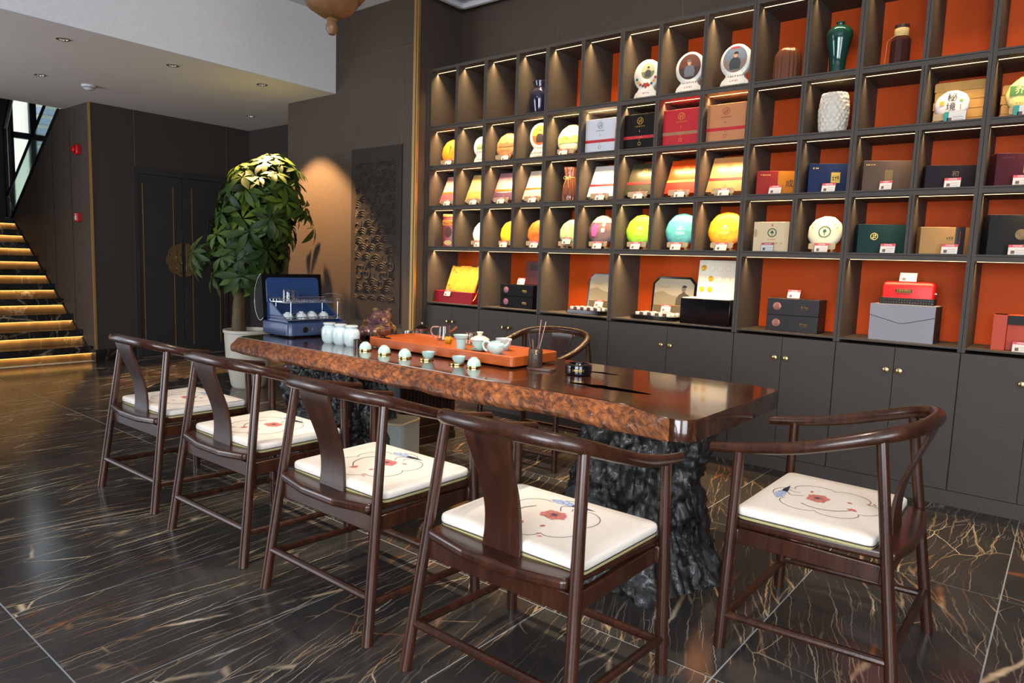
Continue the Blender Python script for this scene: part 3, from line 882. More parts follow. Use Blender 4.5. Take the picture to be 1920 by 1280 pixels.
moon_flask(-2.19, A_, 1.0, 'white moon flask with a large brown round picture', art2)
moon_flask(-1.87, A_, 1.0, 'white moon flask with a grey blue seaside picture', art3)
moon_flask(-4.075, B_, .80, 'small white flask printed with green pines, half behind a divider', art4)
moon_flask(-3.445, B_, 1.0, 'white moon flask with an orange round portrait', art5)

# ---- second row: cakes and flat gift boxes
C1 = lambda a, b, c, **k: None
tea_cake(-4.445, B_, .112, paper('amber_wrap', (214, 132, 30), (190, 106, 18)), 'amber orange tea cake at the far left, second row', 'amber orange tea cake',
    lambda t, r, _: disc_print(t, r, [('glyph', 0, .02, .02, .09, 1, P('maroon', (104, 40, 38))), ('glyph', .03, -.01, .012, .06, 1, P('maroon', (104, 40, 38)))]), seed=1)
price_card(-4.41, 4.472, B_, 'before the amber orange cake')
tea_cake(-3.80, B_, .112, paper('kraft_wrap', (176, 128, 82), (150, 104, 62)), 'tan brown tea cake with a landscape print', 'tan brown tea cake',
    lambda t, r, _: disc_print(t, r, [('poly', [(-.08, -.01), (.08, -.01), (.075, .02), (.04, .012), (.01, .035), (-.03, .018), (-.07, .028)], P('umber', (128, 86, 54))), ('glyph', .0, -.04, .11, .03, 6, P('umber', (128, 86, 54)))]), seed=2)
price_card(-3.76, 4.472, B_, 'before the tan brown cake')
tea_cake(-3.165, B_, .116, paper('meadow_wrap', (224, 214, 176), (206, 200, 150)), 'cream tea cake printed with green hills', 'cream and green tea cake',
    lambda t, r, _: disc_print(t, r, [('poly', [(-.09, -.035), (.09, -.035), (.095, .005), (.05, .03), (.01, .005), (-.04, .025), (-.085, .01)], P('meadow', (150, 170, 84))), ('poly', [(-.06, -.005), (.0, -.01), (-.02, .022), (-.045, .02)], P('leaf', (104, 148, 60))), ('glyph', 0, .055, .05, .02, 3, P('olive', (120, 128, 84)))]), seed=3)
price_card(-3.175, 4.472, B_, 'before the cream cake with green hills')

def flat_gift(x, w, m, stripe, ink, label, z=B_, y=4.47):
    t = gift_box('flat_gift_box', x, y, z, w, .075, .243, m, label)
    band(t, .072, .093, w, stripe, 'stripe')
    emblem(t, 0, .195, .024, ink)
    for zz, ww, hh, n in ((.157, .075, .010, 7), (.125, .008, .014, 1), (.0825, .05, .009, 5), (.062, .008, .012, 1)):
        glyphs(0, zz, ww, hh, n, -.0016).obj('print', ink, t, sharp=0)
    disc_print(t, 0, [('ring', 0, .038, .012, .003, ink)], -.0016)
    return t
flat_gift(-2.84, .255, mat('white_gift_paper', (206, 208, 216), .5), M_REDB, P('grey', (110, 106, 108)), 'white gift box with a red stripe')
flat_gift(-2.51, .255, mat('black_gift_paper', (18, 16, 16), .55, spec=.2), M_REDB, M_FOIL, 'black gift box with a red stripe and gold emblem')
flat_gift(-2.195, .268, M_RED, mat('tan_stripe', (160, 112, 76), .5), M_FOIL, 'bright red gift box with a tan stripe')
flat_gift(-1.88, .262, mat('copper_gift_paper', (196, 132, 90), .35, .35), M_REDB, P('brick', (150, 60, 44)), 'copper coloured gift box with a red stripe')

def dimpled_vase():
    t = thing('dimpled_vase', 'white ceramic vase covered in round dimples', 'vase', (-1.234, 4.53, B_))
    import mathutils
    def prof(z): return .066 + .020 * sin(pi * min(1, z / .235 * .78 + .12))
    n, m = 150, 80; cells = []
    rnd = random.Random(9)
    for j in range(11):
        for i in range(19):
            cells.append(((i + .5 * (j % 2) + rnd.uniform(-.16, .16)) * 2 * pi / 19, (j + .3 + rnd.uniform(-.16, .16)) * .0228))
    def f(u, v):
        a, z = u * 2 * pi, v * .235
        d = min(((((a - c + pi) % (2 * pi)) - pi) * .081) ** 2 + (z - e) ** 2 for c, e in cells) ** .5
        r = prof(z) - .0065 + .0085 * min(1, (d / .0145) ** 2)
        return (r * cos(a), r * sin(a), z)
    g = G().grid(f, n, m)
    g.lathe([(.064, .234), (.055, .228), (.05, .15), (.05, .01), (0, .008)], 40)
    g.obj('body', mat('matt_white_ceramic', (212, 204, 190), .5), t, sharp=0)
    for p in t.children: p.data.polygons.foreach_set('use_smooth', [True] * len(p.data.polygons))
dimpled_vase()

def box_stack(x, z, w, n, h, where):
    mk = mat('kraft_board', (206, 158, 84), .6, var=(30, (196, 146, 74)))
    for i in range(n):
        o = G().bx(-w / 2, w / 2, 0, .12, 0, h - .006).bx(-w / 2 + .004, w / 2 - .004, .004, .116, h - .006, h - .0005).obj('kraft_tea_box', mk, None, (x + (.004 if i % 2 else 0), 4.63, z + i * h), sharp=0)
        tag(o, f'kraft tea box, {ORD[i]} from the bottom of the stack behind the {where}', 'tea box', 'stacked kraft boxes')
box_stack(-.605, B_, .25, 5, .05, 'white cake')
box_stack(-.29, B_, .25, 4, .05, 'green and cream cake')
MB_ = P('brush_black', (34, 30, 30))
tea_cake(-.628, B_, .084, paper('white_wrap', (206, 204, 208), (192, 188, 196)), 'white tea cake with black brush characters', 'white tea cake with brush characters',
    lambda t, r, _: disc_print(t, r, [('text', .0, .036, '秘', .05, MB_), ('text', -.002, -.018, '境', .05, MB_), ('ell', .044, .018, .010, .006, P('leaf', (104, 148, 60))), ('rect', -.046, .008, .022, .024, P('amber', (226, 150, 40))), ('glyph', .044, -.018, .010, .032, 1, M_PRINTR)]), seed=4)
price_card(-.60, 4.470, B_, 'before the white brush character cake', 'teal', .11, .062, -.2)
tea_cake(-.285, B_, .104, paper('straw_wrap', (220, 206, 140), (190, 180, 110)), 'straw coloured tea cake with a green band', 'straw and green tea cake',
    lambda t, r, _: disc_print(t, r, [('rect', .0, .018, .172, .052, P('deep_green', (50, 104, 52))), ('text', -.042, .018, '乔', .045, P('cream_ink', (226, 206, 150))), ('glyph', 0, -.05, .11, .012, 9, P('olive', (120, 128, 84)))]), seed=5)
price_card(-.29, 4.470, B_, 'before the straw and green cake', 'teal', .11, .062, -.2)

# ---- third row: leaning envelope gift boxes
def leaning(x, top, low, strip, label, short, ink, z=C_, w=.232, curved=False):
    t = thing('leaning_gift_box', label, 'gift box', (x, 4.512, z + .034), (-.42, 0, 0), 'leaning gift boxes in the third row')
    h, d = .262, .045
    G().bx(-w / 2, w / 2, 0, d, 0, h).obj('box', top, t, bevel=.003)
    lo = [(-w / 2 - .001, 0), (w / 2 + .001, 0), (w / 2 + .001, .082)]
    if curved: lo += [(w / 2 * c, .082 - .012 * (1 - c * c)) for c in (.6, .2, -.2, -.6)]
    lo += [(-w / 2 - .001, .082)]
    G().prism_y(lo, -.0015, d * .6).obj('lower_flap', low, t, sharp=0)
    G().bx(-w / 2 - .0012, w / 2 + .0012, -.002, d * .4, .086, .104).obj('band', strip, t, sharp=0)
    emblem(t, 0, .19, .022, ink, -.0008)
    glyphs(0, .155, .075, .009, 7, -.0008).obj('print', ink, t, sharp=0)
    disc_print(t, 0, [('ring', 0, .04, .010, .0025, ink)], -.0025)
    stand(x, 4.50, z, short)
    price_card(x + .012, 4.470, z, f'before the {short}')
    return t
G_ = lambda n, c, r=.4: mat('gift_' + n, c, r)
leaning(-4.425, G_('rose', (222, 150, 140)), G_('coral', (206, 70, 84)), M_FOIL, 'rose pink leaning gift box with coral flap', 'rose pink gift box', P('rose_ink', (190, 110, 100)))
leaning(-4.11, G_('straw', (212, 176, 106)), G_('ochre', (176, 128, 66)), G_('khaki', (166, 140, 92)), 'straw yellow leaning gift box with ochre flap', 'straw yellow gift box', P('khaki_ink', (140, 110, 66)))
leaning(-3.80, G_('mauve', (176, 126, 138)), G_('plum', (84, 54, 78)), M_FOIL, 'mauve leaning gift box with plum flap', 'mauve gift box', P('mauve_ink', (140, 96, 108)), curved=True)
leaning(-3.47, G_('ivory', (232, 216, 200)), G_('blush', (214, 176, 156)), M_FOIL, 'ivory leaning gift box with blush flap', 'ivory gift box', P('ivory_ink', (200, 176, 150)), curved=True)
leaning(-2.835, G_('white', (226, 222, 218)), G_('white2', (214, 208, 204)), M_REDB, 'white leaning gift box with a red band', 'white gift box', P('white_ink', (190, 170, 160)), w=.245)
leaning(-2.515, G_('dark_olive', (70, 66, 50), .25), G_('dark_olive2', (52, 50, 42)), M_REDB, 'dark olive leaning gift box with gold emblem', 'dark olive gift box', M_FOIL, w=.235)
leaning(-2.195, G_('orange_red', (206, 74, 26), .25), G_('red', (182, 40, 30)), G_('tan', (196, 140, 70)), 'orange red leaning gift box with a tan band', 'orange red gift box', M_FOIL, w=.24)
leaning(-1.88, G_('copper', (206, 146, 92), .25), G_('copper2', (184, 120, 76)), M_REDB, 'copper leaning gift box with a red band', 'copper leaning gift box', P('brick', (150, 60, 44)), w=.25)
t = thing('tied_glass_vase', 'brown ribbed glass vase with string bow in third row', 'glass vase', (-3.15, 4.57, C_))
G().lathe([(.064, 0), (.068, .01), (.066, .06), (.056, .13), (.045, .185), (.044, .20), (.052, .24), (.056, .268), (.053, .268), (.046, .235), (.039, .2), (.05, .13), (.06, .06), (.058, .008), (0, .006)], 48, None, lambda a, z: 1 + .08 * abs(sin(8 * a)) - .04).obj('body', M_AMBER, t)
g = G().tube([(.047 * cos(a * .5), .047 * sin(a * .5), .19) for a in range(13)], .0018, 5)
for s in (-1, 1):
    g.tube(catmull([(0, -.048, .19), (s * .022, -.055, .2), (s * .034, -.056, .186), (s * .018, -.054, .176), (0, -.048, .19)], 5), .0014, 5)
    g.tube(catmull([(0, -.048, .19), (s * .016, -.062, .15), (s * .026, -.066, .11)], 5), .0013, 5)
g.obj('string', MATS['jute_string'], t)

# ---- third and fourth row right: cartons turned towards the room
def turned_box(xl, y, z, w, d, h, m, rot, label, side=None):
    x, yy = xl + w / 2 * cos(rot), y + w / 2 * sin(rot)
    t = gift_box('tea_carton', x, yy, z, w, d, h, m, label, rot, 'tea carton', 'tea cartons on the right shelves')
    if side: G().bx(-w / 2 - .0008, -w / 2 + .004, .001, d - .001, .001, h - .001).obj('side', side, t, sharp=0)
    return t
t = turned_box(-1.651, 4.475, C_, .255, .09, .15, mat('carton_red', (150, 40, 34), .6, spec=.2), .42, 'red and ochre tea carton with a large brush character')
band(t, .0005, .1502, 0, mat('carton_ochre', (190, 116, 28), .6, spec=.2), 'ochre_front', -.0010, .0902, .0, .128)
text('lettering', '成', .05, MB_, t, (.07, -.0016, .07)); glyphs(-.075, .125, .06, .009, 6, -.0012).obj('print', M_FOIL, t, sharp=0)
price_card(-1.527, 4.455, C_, 'before the red and ochre carton')
t = turned_box(-1.333, 4.47, C_, .248, .09, .176, mat('carton_navy', (26, 40, 78), .6, spec=.2), .40, 'navy blue tea carton with a small yellow label')
G().flat(rect(.028, .092, .05, .062), -.0012).obj('label', mat('yellow_label', (196, 160, 60), .5), t, sharp=0)
glyphs(.028, .088, .04, .034, 3, -.0016).obj('print', MB_, t, sharp=0); glyphs(-.085, .148, .034, .011, 3, -.0012).obj('print', M_FOIL, t, sharp=0)
price_card(-1.211, 4.455, C_, 'before the navy blue carton')
t = turned_box(-1.029, 4.47, C_, .272, .09, .174, mat('carton_taupe', (92, 74, 62), .6, spec=.2), .40, 'taupe brown tea carton with faint gold square')
G().flat(rect(.0, .09, .042, .062), -.0012).obj('label', mat('dull_gold_label', (116, 92, 40), .5), t, sharp=0)
glyphs(-.098, .15, .05, .009, 6, -.0012).obj('print', M_FOIL, t, sharp=0)
price_card(-.903, 4.455, C_, 'before the taupe carton', w=.068)
t = turned_box(-.711, 4.47, C_, .25, .08, .128, mat('carton_black', (34, 26, 34), .6, spec=.2), .36, 'low black tea carton with a gold brush character')
text('lettering', '和', .036, M_BRONZE, t, (.02, -.0014, .078))
price_card(-.578, 4.455, C_, 'before the low black carton')
t = turned_box(-.391, 4.475, C_, .262, .10, .172, mat('carton_maroon', (78, 30, 40), .6, spec=.2), .40, 'maroon tea carton with ochre square at the right edge')
G().flat(rect(.02, .10, .05, .06), -.0012).obj('label', mat('yellow_label', (196, 160, 60), .5), t, sharp=0)
glyphs(-.08, .15, .06, .009, 6, -.0012).obj('print', mat('maroon_ink', (120, 60, 66), .6), t, sharp=0)
price_card(-.273, 4.455, C_, 'before the maroon carton')

# ---- fourth row
t = thing('tea_tin', 'tall red and orange printed tea tin in the fourth row', 'tea tin', (-4.42, 4.51, D_), (0, 0, .12))
G().prism(rrect(0, .05, .125, .10, .012, 3), 0, .262).obj('body', mat('tin_red', (176, 40, 34), .3, var=(26, (120, 60, 70))), t, bevel=.002)
G().prism(rrect(0, .05, .128, .103, .012, 3), .262, .285).obj('lid', mat('tin_orange', (216, 110, 40), .3), t, bevel=.002)
band(t, .19, .235, .126, P('tin_yellow', (206, 130, 40)), 'label', -.0012)
glyphs(0, .212, .11, .03, 7, -.0016).obj('print', P('tin_brown', (110, 40, 20)), t, sharp=0)
G().flat(ell2(0, .13, .04, .05, 20), -.0012).obj('picture', P('tin_dark', (84, 52, 44)), t, sharp=0)
G().flat(ell2(0, .035, .045, .022, 20), -.0012).obj('badge', P('tin_cream', (220, 190, 130)), t, sharp=0)

def gloss_decor(ink):
    return lambda t, r, _: disc_print(t, r, [('ell', 0, .020, .012, .008, ink), ('glyph', 0, .004, .06, .016, 4, ink), ('glyph', 0, -.020, .065, .007, 9, ink), ('glyph', 0, -.032, .065, .006, 9, ink), ('glyph', 0, -.072, .045, .010, 3, P('dark_mark', (60, 50, 40)))])
tea_cake(-4.05, D_, .102, paper('snow_wrap', (228, 222, 210), (214, 206, 194)), 'plain white tea cake in the fourth row', 'plain white tea cake', lambda t, r, _: disc_print(t, r, [('glyph', 0, 0, .10, .012, 7, P('faint', (190, 180, 168)))]), seed=6)
price_card(-4.03, 4.472, D_, 'before the plain white cake')
tea_cake(-3.735, D_, .102, paper('yellow_wrap', (226, 176, 20), (206, 150, 10)), 'bright yellow tea cake in the fourth row', 'bright yellow tea cake', seed=7)
price_card(-3.745, 4.472, D_, 'before the bright yellow cake')
tea_cake(-3.442, D_, .104, paper('rust_wrap', (206, 100, 28), (176, 76, 16)), 'rust orange tea cake in the fourth row', 'rust orange tea cake', lambda t, r, _: disc_print(t, r, [('glyph', 0, -.02, .09, .05, 5, P('rust_ink', (150, 60, 16)))]), seed=8)
price_card(-3.425, 4.472, D_, 'before the rust orange cake')
tea_cake(-3.12, D_, .104, paper('silver_green_wrap', (150, 170, 130), (104, 140, 96), .3), 'silvery green tea cake with leaf print', 'silvery green tea cake', seed=9)
price_card(-3.105, 4.466, D_ + .03, 'standing on the bar before the silvery green cake')
tea_cake(-2.835, D_, .118, paper('dusk_wrap', (92, 76, 82), (74, 60, 68)), 'dark mauve tea cake with magenta blossom and white characters', 'dark mauve tea cake',
    lambda t, r, _: disc_print(t, r, [('poly', [(-.075, -.045), (-.04, -.05), (-.03, -.01), (-.035, .04), (-.055, .058), (-.08, .03), (-.085, -.01)], P('magenta', (170, 60, 130))), ('poly', [(-.085, .06), (.085, .055), (.05, .10), (0, .114), (-.05, .10)], P('tan_top', (200, 170, 130))), ('text', .018, .04, '寻', .036, M_INKW), ('text', .016, -.002, '悟', .036, M_INKW), ('ell', .042, .012, .006, .012, M_PRINTR)]), seed=10)
price_card(-2.826, 4.472, D_, 'before the dark mauve cake')
tea_cake(-2.505, D_, .118, paper('lime_wrap', (140, 196, 40), (110, 176, 30)), 'lime green tea cake in the fourth row', 'lime green tea cake', gloss_decor(P('lime_ink', (226, 230, 170))), seed=11)
price_card(-2.505, 4.472, D_, 'before the lime green cake')
tea_cake(-2.185, D_, .120, paper('teal_wrap', (70, 150, 162), (50, 130, 146)), 'teal blue tea cake in the fourth row', 'teal blue tea cake', gloss_decor(P('teal_ink', (220, 236, 236))), seed=12)
price_card(-2.188, 4.472, D_, 'before the teal blue cake')
tea_cake(-1.865, D_, .122, paper('marigold_wrap', (236, 150, 24), (220, 118, 16)), 'marigold orange tea cake in the fourth row', 'marigold orange tea cake', gloss_decor(P('marigold_ink', (250, 226, 170))), seed=13)
price_card(-1.86, 4.472, D_, 'before the marigold orange cake')

M_GREENP = P('emblem_green', (26, 84, 52))
t = gift_box('cream_tea_box', -1.535, 4.475, D_, .215, .07, .186, mat('cream_carton', (210, 186, 146), .5), 'square cream tea box with round green emblem', .10)
disc_print(t, 0, [('ring', .006, .118, .028, .006, M_GREENP), ('poly', [(-.006, .115), (.018, .115), (.012, .128), (.006, .133), (0, .128)], M_GREENP), ('rect', .006, .108, .004, .016, M_GREENP), ('ell', -.095, .115, .012, .026, P('faint_bronze', (176, 150, 110))), ('glyph', .006, .165, .016, .018, 1, M_PRINTR), ('glyph', .006, .076, .05, .008, 4, M_PRINTR), ('glyph', .03, .052, .09, .014, 4, P('faint_bronze', (176, 150, 110)))], -.0012)
price_card(-1.548, 4.450, D_, 'before the cream tea box')
tea_cake(-1.228, D_, .102, paper('pearl_wrap', (222, 212, 190), (210, 198, 174)), 'cream tea cake with a green ring emblem', 'cream tea cake with green ring',
    lambda t, r, _: disc_print(t, r, [('ring', 0, .0, .036, .006, M_GREENP), ('poly', [(-.012, -.002), (.012, -.002), (.008, .012), (0, .018), (-.008, .012)], M_GREENP), ('rect', 0, -.012, .004, .02, M_GREENP)] +
        [('glyph', .074 * cos(a), .074 * sin(a), .014, .014, 1, P('bronze_ink', (150, 110, 70))) for a in [pi * (.1 + .8 * k / 7) for k in range(8)]]), y=4.505, seed=14)
price_card(-1.226, 4.462, D_, 'before the cream cake with green ring')
t = turned_box(-1.029, 4.475, D_, .272, .09, .168, mat('carton_green', (20, 52, 50), .6, spec=.2), .40, 'dark green tea carton with a fine gold emblem')
emblem(t, -.048, .098, .020, M_FOIL)
price_card(-.862, 4.450, D_, 'before the dark green carton')
t = turned_box(-.706, 4.475, D_, .248, .09, .150, mat('carton_kraft', (178, 136, 84), .6, spec=.2), .36, 'kraft tea carton with a black vertical band')
band(t, .001, .1503, 0, mat('black_band', (26, 22, 28), .35), 'black_band', -.0012, .0903, .045, .092)
glyphs(.02, .088, .034, .020, 3, -.0014).obj('print', MB_, t, sharp=0); glyphs(.068, .09, .014, .08, 1, -.0018).obj('print', M_PRINTR, t, sharp=0)
band(t, .0008, .1502, 0, mat('carton_kraft_dark', (136, 88, 40), .55), 'side_sleeve', -.0010, .0902, .0925, .1245)
price_card(-.559, 4.447, D_, 'before the kraft carton')
t = turned_box(-.393, 4.475, D_, .258, .11, .212, mat('carton_charcoal', (36, 34, 34), .6, spec=.2), .34, 'tall charcoal tea carton with a bronze disc')
G().flat(ell2(.02, .11, .028, .028, 24), -.0012).obj('disc', M_BRONZE, t, sharp=0)
price_card(-.259, 4.447, D_, 'before the tall charcoal carton')

# ---- bottom row
def red_chest():
    t = thing('red_gift_chest', 'low red gift chest with a yellow lid leaning in it', 'gift chest', (-4.325, 4.49, E_), (0, 0, -.04))
    mr = mat('crimson_cloth', (170, 14, 34), .5)
    G().bx(-.24, .24, 0, .012, 0, .105).bx(-.24, .24, .248, .26, 0, .105).bx(-.24, -.228, .012, .248, 0, .105).bx(.228, .24, .012, .248, 0, .105).bx(-.228, .228, .012, .248, 0, .012).obj('tray', mr, t, bevel=.003)
    my = mat('gold_lid_print', (190, 128, 34), .3, coat=.3, var=(14, (204, 156, 66)))
    l = G().bx(-.17, .20, 0, .018, 0, .345).obj('lid', my, t, (0, .03, .014), (-.38, 0, 0), bevel=.002)
    disc_print(l, 0, [('ring', .01, .20, .085, .0025, P('gold_line', (190, 120, 30)))] + [('ell', x, z, .016, .010, P('lid_flower', (206, 104, 36))) for x, z in ((-.13, .30), (-.10, .28), (-.14, .15), (-.11, .12), (.13, .09), (.16, .07), (.1, .06), (-.06, .1))] + [('glyph', .13, .075, .06, .03, 3, P('lid_leaf', (130, 60, 20)))], -.0012)
    G().bx(-.14, -.06, -.001, .02, .335, .343).bx(.08, .15, -.001, .02, .335, .343).obj('hinge_slot', M_INKD, l, sharp=0)
    G().tube(catmull([(.225, .1, .10), (.232, .09, .14), (.236, .07, .10), (.246, .03, .05), (.25, -.002, .03)], 6), .004, 6).obj('gold_cord', M_FOIL, t)
red_chest()
price_card(-4.385, 4.474, E_ + .06, 'propped in the red chest before the yellow lid')

def stacked_case(x, y, z, w, d, h, m, seal, labels, sides, nshape, zs):
    for i in range(2):
        t = thing('stacked_tea_case', labels[i], 'tea case', (x, y, z + i * (h + .001)), group='stacked dark tea cases')
        G().bx(-w / 2, w / 2, 0, d, 0, h).obj('box', m, t, bevel=.002)
        Mx = Matrix.Translation((-w / 2 + .062, -.0005, h * .52)) @ Matrix.Rotation(pi / 2, 4, 'X')
        G().lathe([(.026, 0), (.026, .0012), (.023, .002), (0, .002)], nshape, Mx).obj('seal', seal, t, sharp=30)
        glyphs(w / 2 - .085, h * .52, .05, .014, 3, -.0012).obj('print', M_FOIL, t, sharp=0)
        glyphs(w / 2 - .085, h * .38, .04, .005, 8, -.0012).obj('print', M_FOIL, t, sharp=0)
stacked_case(-3.62, 4.52, E_, .345, .22, .098, mat('black_case', (14, 12, 14), .5, spec=.15), mat('lilac_seal', (150, 92, 112), .4),
    ['lower black tea case with lilac seal', 'upper black tea case with lilac seal'], None, 24, 0)
price_card(-3.60, 4.545, E_ + .198, 'on top of the black lilac seal cases')
t = gift_box('maroon_gift_bag', -3.56, 4.755, E_, .30, .05, .395, mat('maroon_board', (98, 34, 34), .5), 'tall maroon gift case standing behind the black cases')
G().bx(-.10, .14, -.002, .0, .318, .365).obj('handle_slot', mat('dark_maroon', (44, 20, 20), .5), t, bevel=.001)
stacked_case(-1.375, 4.50, E_, .315, .17, .104, wood('smoked_wood', (30, 26, 28), (52, 46, 46), .4, .1, 5, (.1, 1, 1), .05), mat('copper_seal', (172, 112, 96), .35, .4),
    ['lower smoked wood tea case with octagonal copper seal', 'upper smoked wood tea case with octagonal copper seal'], None, 8, 0)
price_card(-1.385, 4.53, E_ + .211, 'on top of the smoked wood cases')

CNT = ORD + ['eighth', 'ninth']
def sample_set(x, y, which, side):
    t = thing('sample_tray', f'black sample tray with chamfered corners {which}', 'tray', (x, y, E_))
    w, d = .36, .27
    oct_ = [(-w / 2 + .04, 0), (w / 2 - .04, 0), (w / 2, .04), (w / 2, d - .04), (w / 2 - .04, d), (-w / 2 + .04, d), (-w / 2, d - .04), (-w / 2, .04)]
    mb = mat('black_lacquer', (10, 10, 12), .12, coat=.4)
    G().prism(oct_, 0, .032).obj('tray', mb, t, bevel=.002)
    mw, md = mat('white_cube_paper', (236, 232, 226), .5), mat('brown_cube_paper', (96, 66, 52), .5)
    me = G().bx(-.0125, .0125, -.0125, .0125, 0, .021).mesh('tea_cube', 0); me2 = me.copy()
    for r in range(3):
        for c in range(9):
            white = (c % 2 == 0)
            o = put('tea_cube', me if white else me2, mw if white else md, None, (x - .125 + c * .031, y + .045 + r * .07, E_ + .0325), bevel=.002, seg=1)
            tag(o, f'{"white" if white else "brown"} tea cube, {CNT[c]} from left, {("front", "middle", "back")[r]} row of the {side} sample tray', 'tea cube', f'tea cubes on the {side} sample tray')
    l = thing('picture_lid', f'black framed lid with sepia picture of a person {which}', 'picture lid', (x + .03, y + .274, E_), (-.10, 0, 0))
    def ch(w, h, c, z=0): return [(-w / 2 + c * .3, z), (w / 2 - c * .3, z), (w / 2, z + c * .3), (w / 2, z + h - c), (w / 2 - c, z + h), (-w / 2 + c, z + h), (-w / 2, z + h - c), (-w / 2, z + c * .3)]
    G().prism_y(ch(.35, .315, .05), 0, .02).obj('frame', mb, l, bevel=.002)
    G().flat(ch(.318, .283, .04, .016), -.001).obj('picture', P('sepia_sky', (186, 172, 146)), l, sharp=0)
    G().flat([(-.158, .10), (.158, .10), (.158, .15), (.06, .165), (-.03, .18), (-.09, .205), (-.158, .19)], -.0014).obj('picture_hills', P('sepia_hill', (146, 136, 112)), l, sharp=0)
    G().flat([(-.153, .02), (.153, .02), (.158, .10), (-.158, .10)], -.0016).obj('picture_base', P('sepia_dark', (104, 92, 72)), l, sharp=0)
    G().flat(rect(0, .102, .316, .003), -.0020).obj('picture_line', M_FOIL, l, sharp=0)
    G().flat([(.02, .10), (.14, .10), (.145, .15), (.125, .18), (.095, .195), (.09, .205), (.07, .205), (.066, .195), (.04, .18), (.022, .15)], -.0018).obj('picture_coat', P('sepia_coat', (84, 76, 62)), l, sharp=0)
    G().flat(ell2(.078, .226, .017, .024, 16), -.0020).obj('picture_head', P('sepia_face', (128, 112, 88)), l, sharp=0)
    G().flat(ell2(.083, .238, .019, .016, 14, -.1, pi + .1), -.0022).obj('picture_hair', P('sepia_hair', (52, 46, 40)), l, sharp=0)
    glyphs(-.075, .235, .08, .010, 7, -.0016).obj('print', P('sepia_ink', (150, 120, 80)), l, sharp=0)
    price_card(x + .02, y + .19, E_ + .053, f'standing on the tea cubes {which}')
sample_set(-2.935, 4.485, 'left of the lacquer box set', 'left')
sample_set(-2.355, 4.485, 'right beside the black lacquer box', 'right')

def lacquer_box():
    t = thing('lacquer_box', 'black lacquer box with white upright lid of round wells', 'lacquer box', (-1.945, 4.475, E_))
    w, d, h = .355, .25, .175
    G().bx(-w / 2, w / 2, 0, d, 0, h).obj('box', MATS['black_lacquer'], t, bevel=.003)
    mw = mat('white_satin', (232, 224, 208), .5)
    G().bx(-w / 2 + .008, w / 2 - .008, .008, d - .05, h, h + .006).obj('liner', mw, t, bevel=.001)
    l = G().bx(-.155, .155, 0, .016, 0, .268).obj('lid', mw, t, (.005, d - .06, h), (-.10, 0, 0), bevel=.002)
    G().bx(-.160, .160, .016, .03, 0, .274).obj('lid_shell', MATS['black_lacquer'], l, sharp=0)
    yel = {(0, 2), (1, 1), (0, 0), (1, 0)}
    for r in range(3):
        for c in range(5):
            x, z = -.118 + c * .059, .062 + r * .075
            Mx = Matrix.Translation((x, -.0002, z)) @ Matrix.Rotation(pi / 2, 4, 'X')
            G().lathe([(.0235, -.004), (.0235, .0), (.0225, .003), (.0205, .003), (.0195, 0), (.0195, -.001)], 24, Mx).obj('well', mw, l)
            if (c, r) in yel:
                G().lathe([(.019, 0), (.019, .003), (.016, .0045), (0, .0045)], 24, Mx).obj('tea_disc', mat('yellow_foil', (214, 164, 30), .35, .3), l)
lacquer_box()

def grey_case():
    t = thing('grey_fabric_box', 'grey linen fabric box with an envelope flap', 'box', (-.765, 4.50, E_), (0, 0, -.06))
    mg = mat('grey_linen', (172, 170, 174), .8, var=(260, (132, 130, 136)), bump=(500, .3))
    G().bx(-.168, .168, 0, .16, 0, .212).obj('box', mg, t, bevel=.002)
    G().bx(.1682, .1695, .004, .156, .003, .209).obj('side_face_dark', mat('side_dark_brown', (52, 32, 28), .7), t, sharp=0)  # right side coloured dark brown
    fl = [(-.168, .148), (-.02, .108), (.0, .106), (.02, .108), (.168, .148), (.168, .212), (-.168, .212)]
    G().prism_y(fl, -.004, 0).obj('flap', mg, t, sharp=0)
    G().tube([(a, -.003, b - .001) for a, b in fl[:5]], .0018, 4).obj('flap_edge', M_BLACK, t)
    zt = E_ + .213
    b = thing('studded_base', 'black studded base under the red case', 'base', (-.755, 4.53, zt))
    G().bx(-.138, .138, 0, .11, 0, .036).obj('base', M_BLACK, b, bevel=.001)
    g = G()
    for i in range(20):
        for k in range(2): g.ell((-.130 + i * .0137, -.0005, .011 + k * .014), (.0028, .0022, .0028), 6, 4)
    o = g.obj('stud', M_STEEL, b); o['kind'] = 'stuff'
    c = thing('red_case', 'red rounded case with a small dark name plate', 'case', (-.752, 4.536, zt + .0365))
    G().loft([[(x, y, z) for x, y in rrect(0, .05, .262 - k, .10 - k, .012, 3)] for z, k in ((0, 0), (.066, 0), (.082, .008), (.093, .03))], True).obj('body', mat('red_leather', (196, 14, 16), .4), c, sharp=50)
    G().bx(-.062, .022, -.002, 0, .03, .052).obj('name_plate', mat('dark_plate', (40, 36, 26), .35, .5), c, sharp=0)
    text('lettering', '古董茶博物馆', .0125, M_FOIL, c, (-.02, -.0026, .041))
    disc_print(c, 0, [('rect', -.02, .0505, .082, .0012, M_FOIL), ('rect', -.02, .0315, .082, .0012, M_FOIL)], -.0024)
    G().lathe([(.006, 0), (.006, .008), (.009, .010), (0, .012)], 10, Matrix.Translation((.131, .06, .03)) @ Matrix.Rotation(pi / 2, 4, 'Y')).obj('clasp', M_STEEL, c)
    price_card(-.762, 4.565, zt + .130, 'on top of the red case', 'plain', .095, .058)
grey_case()

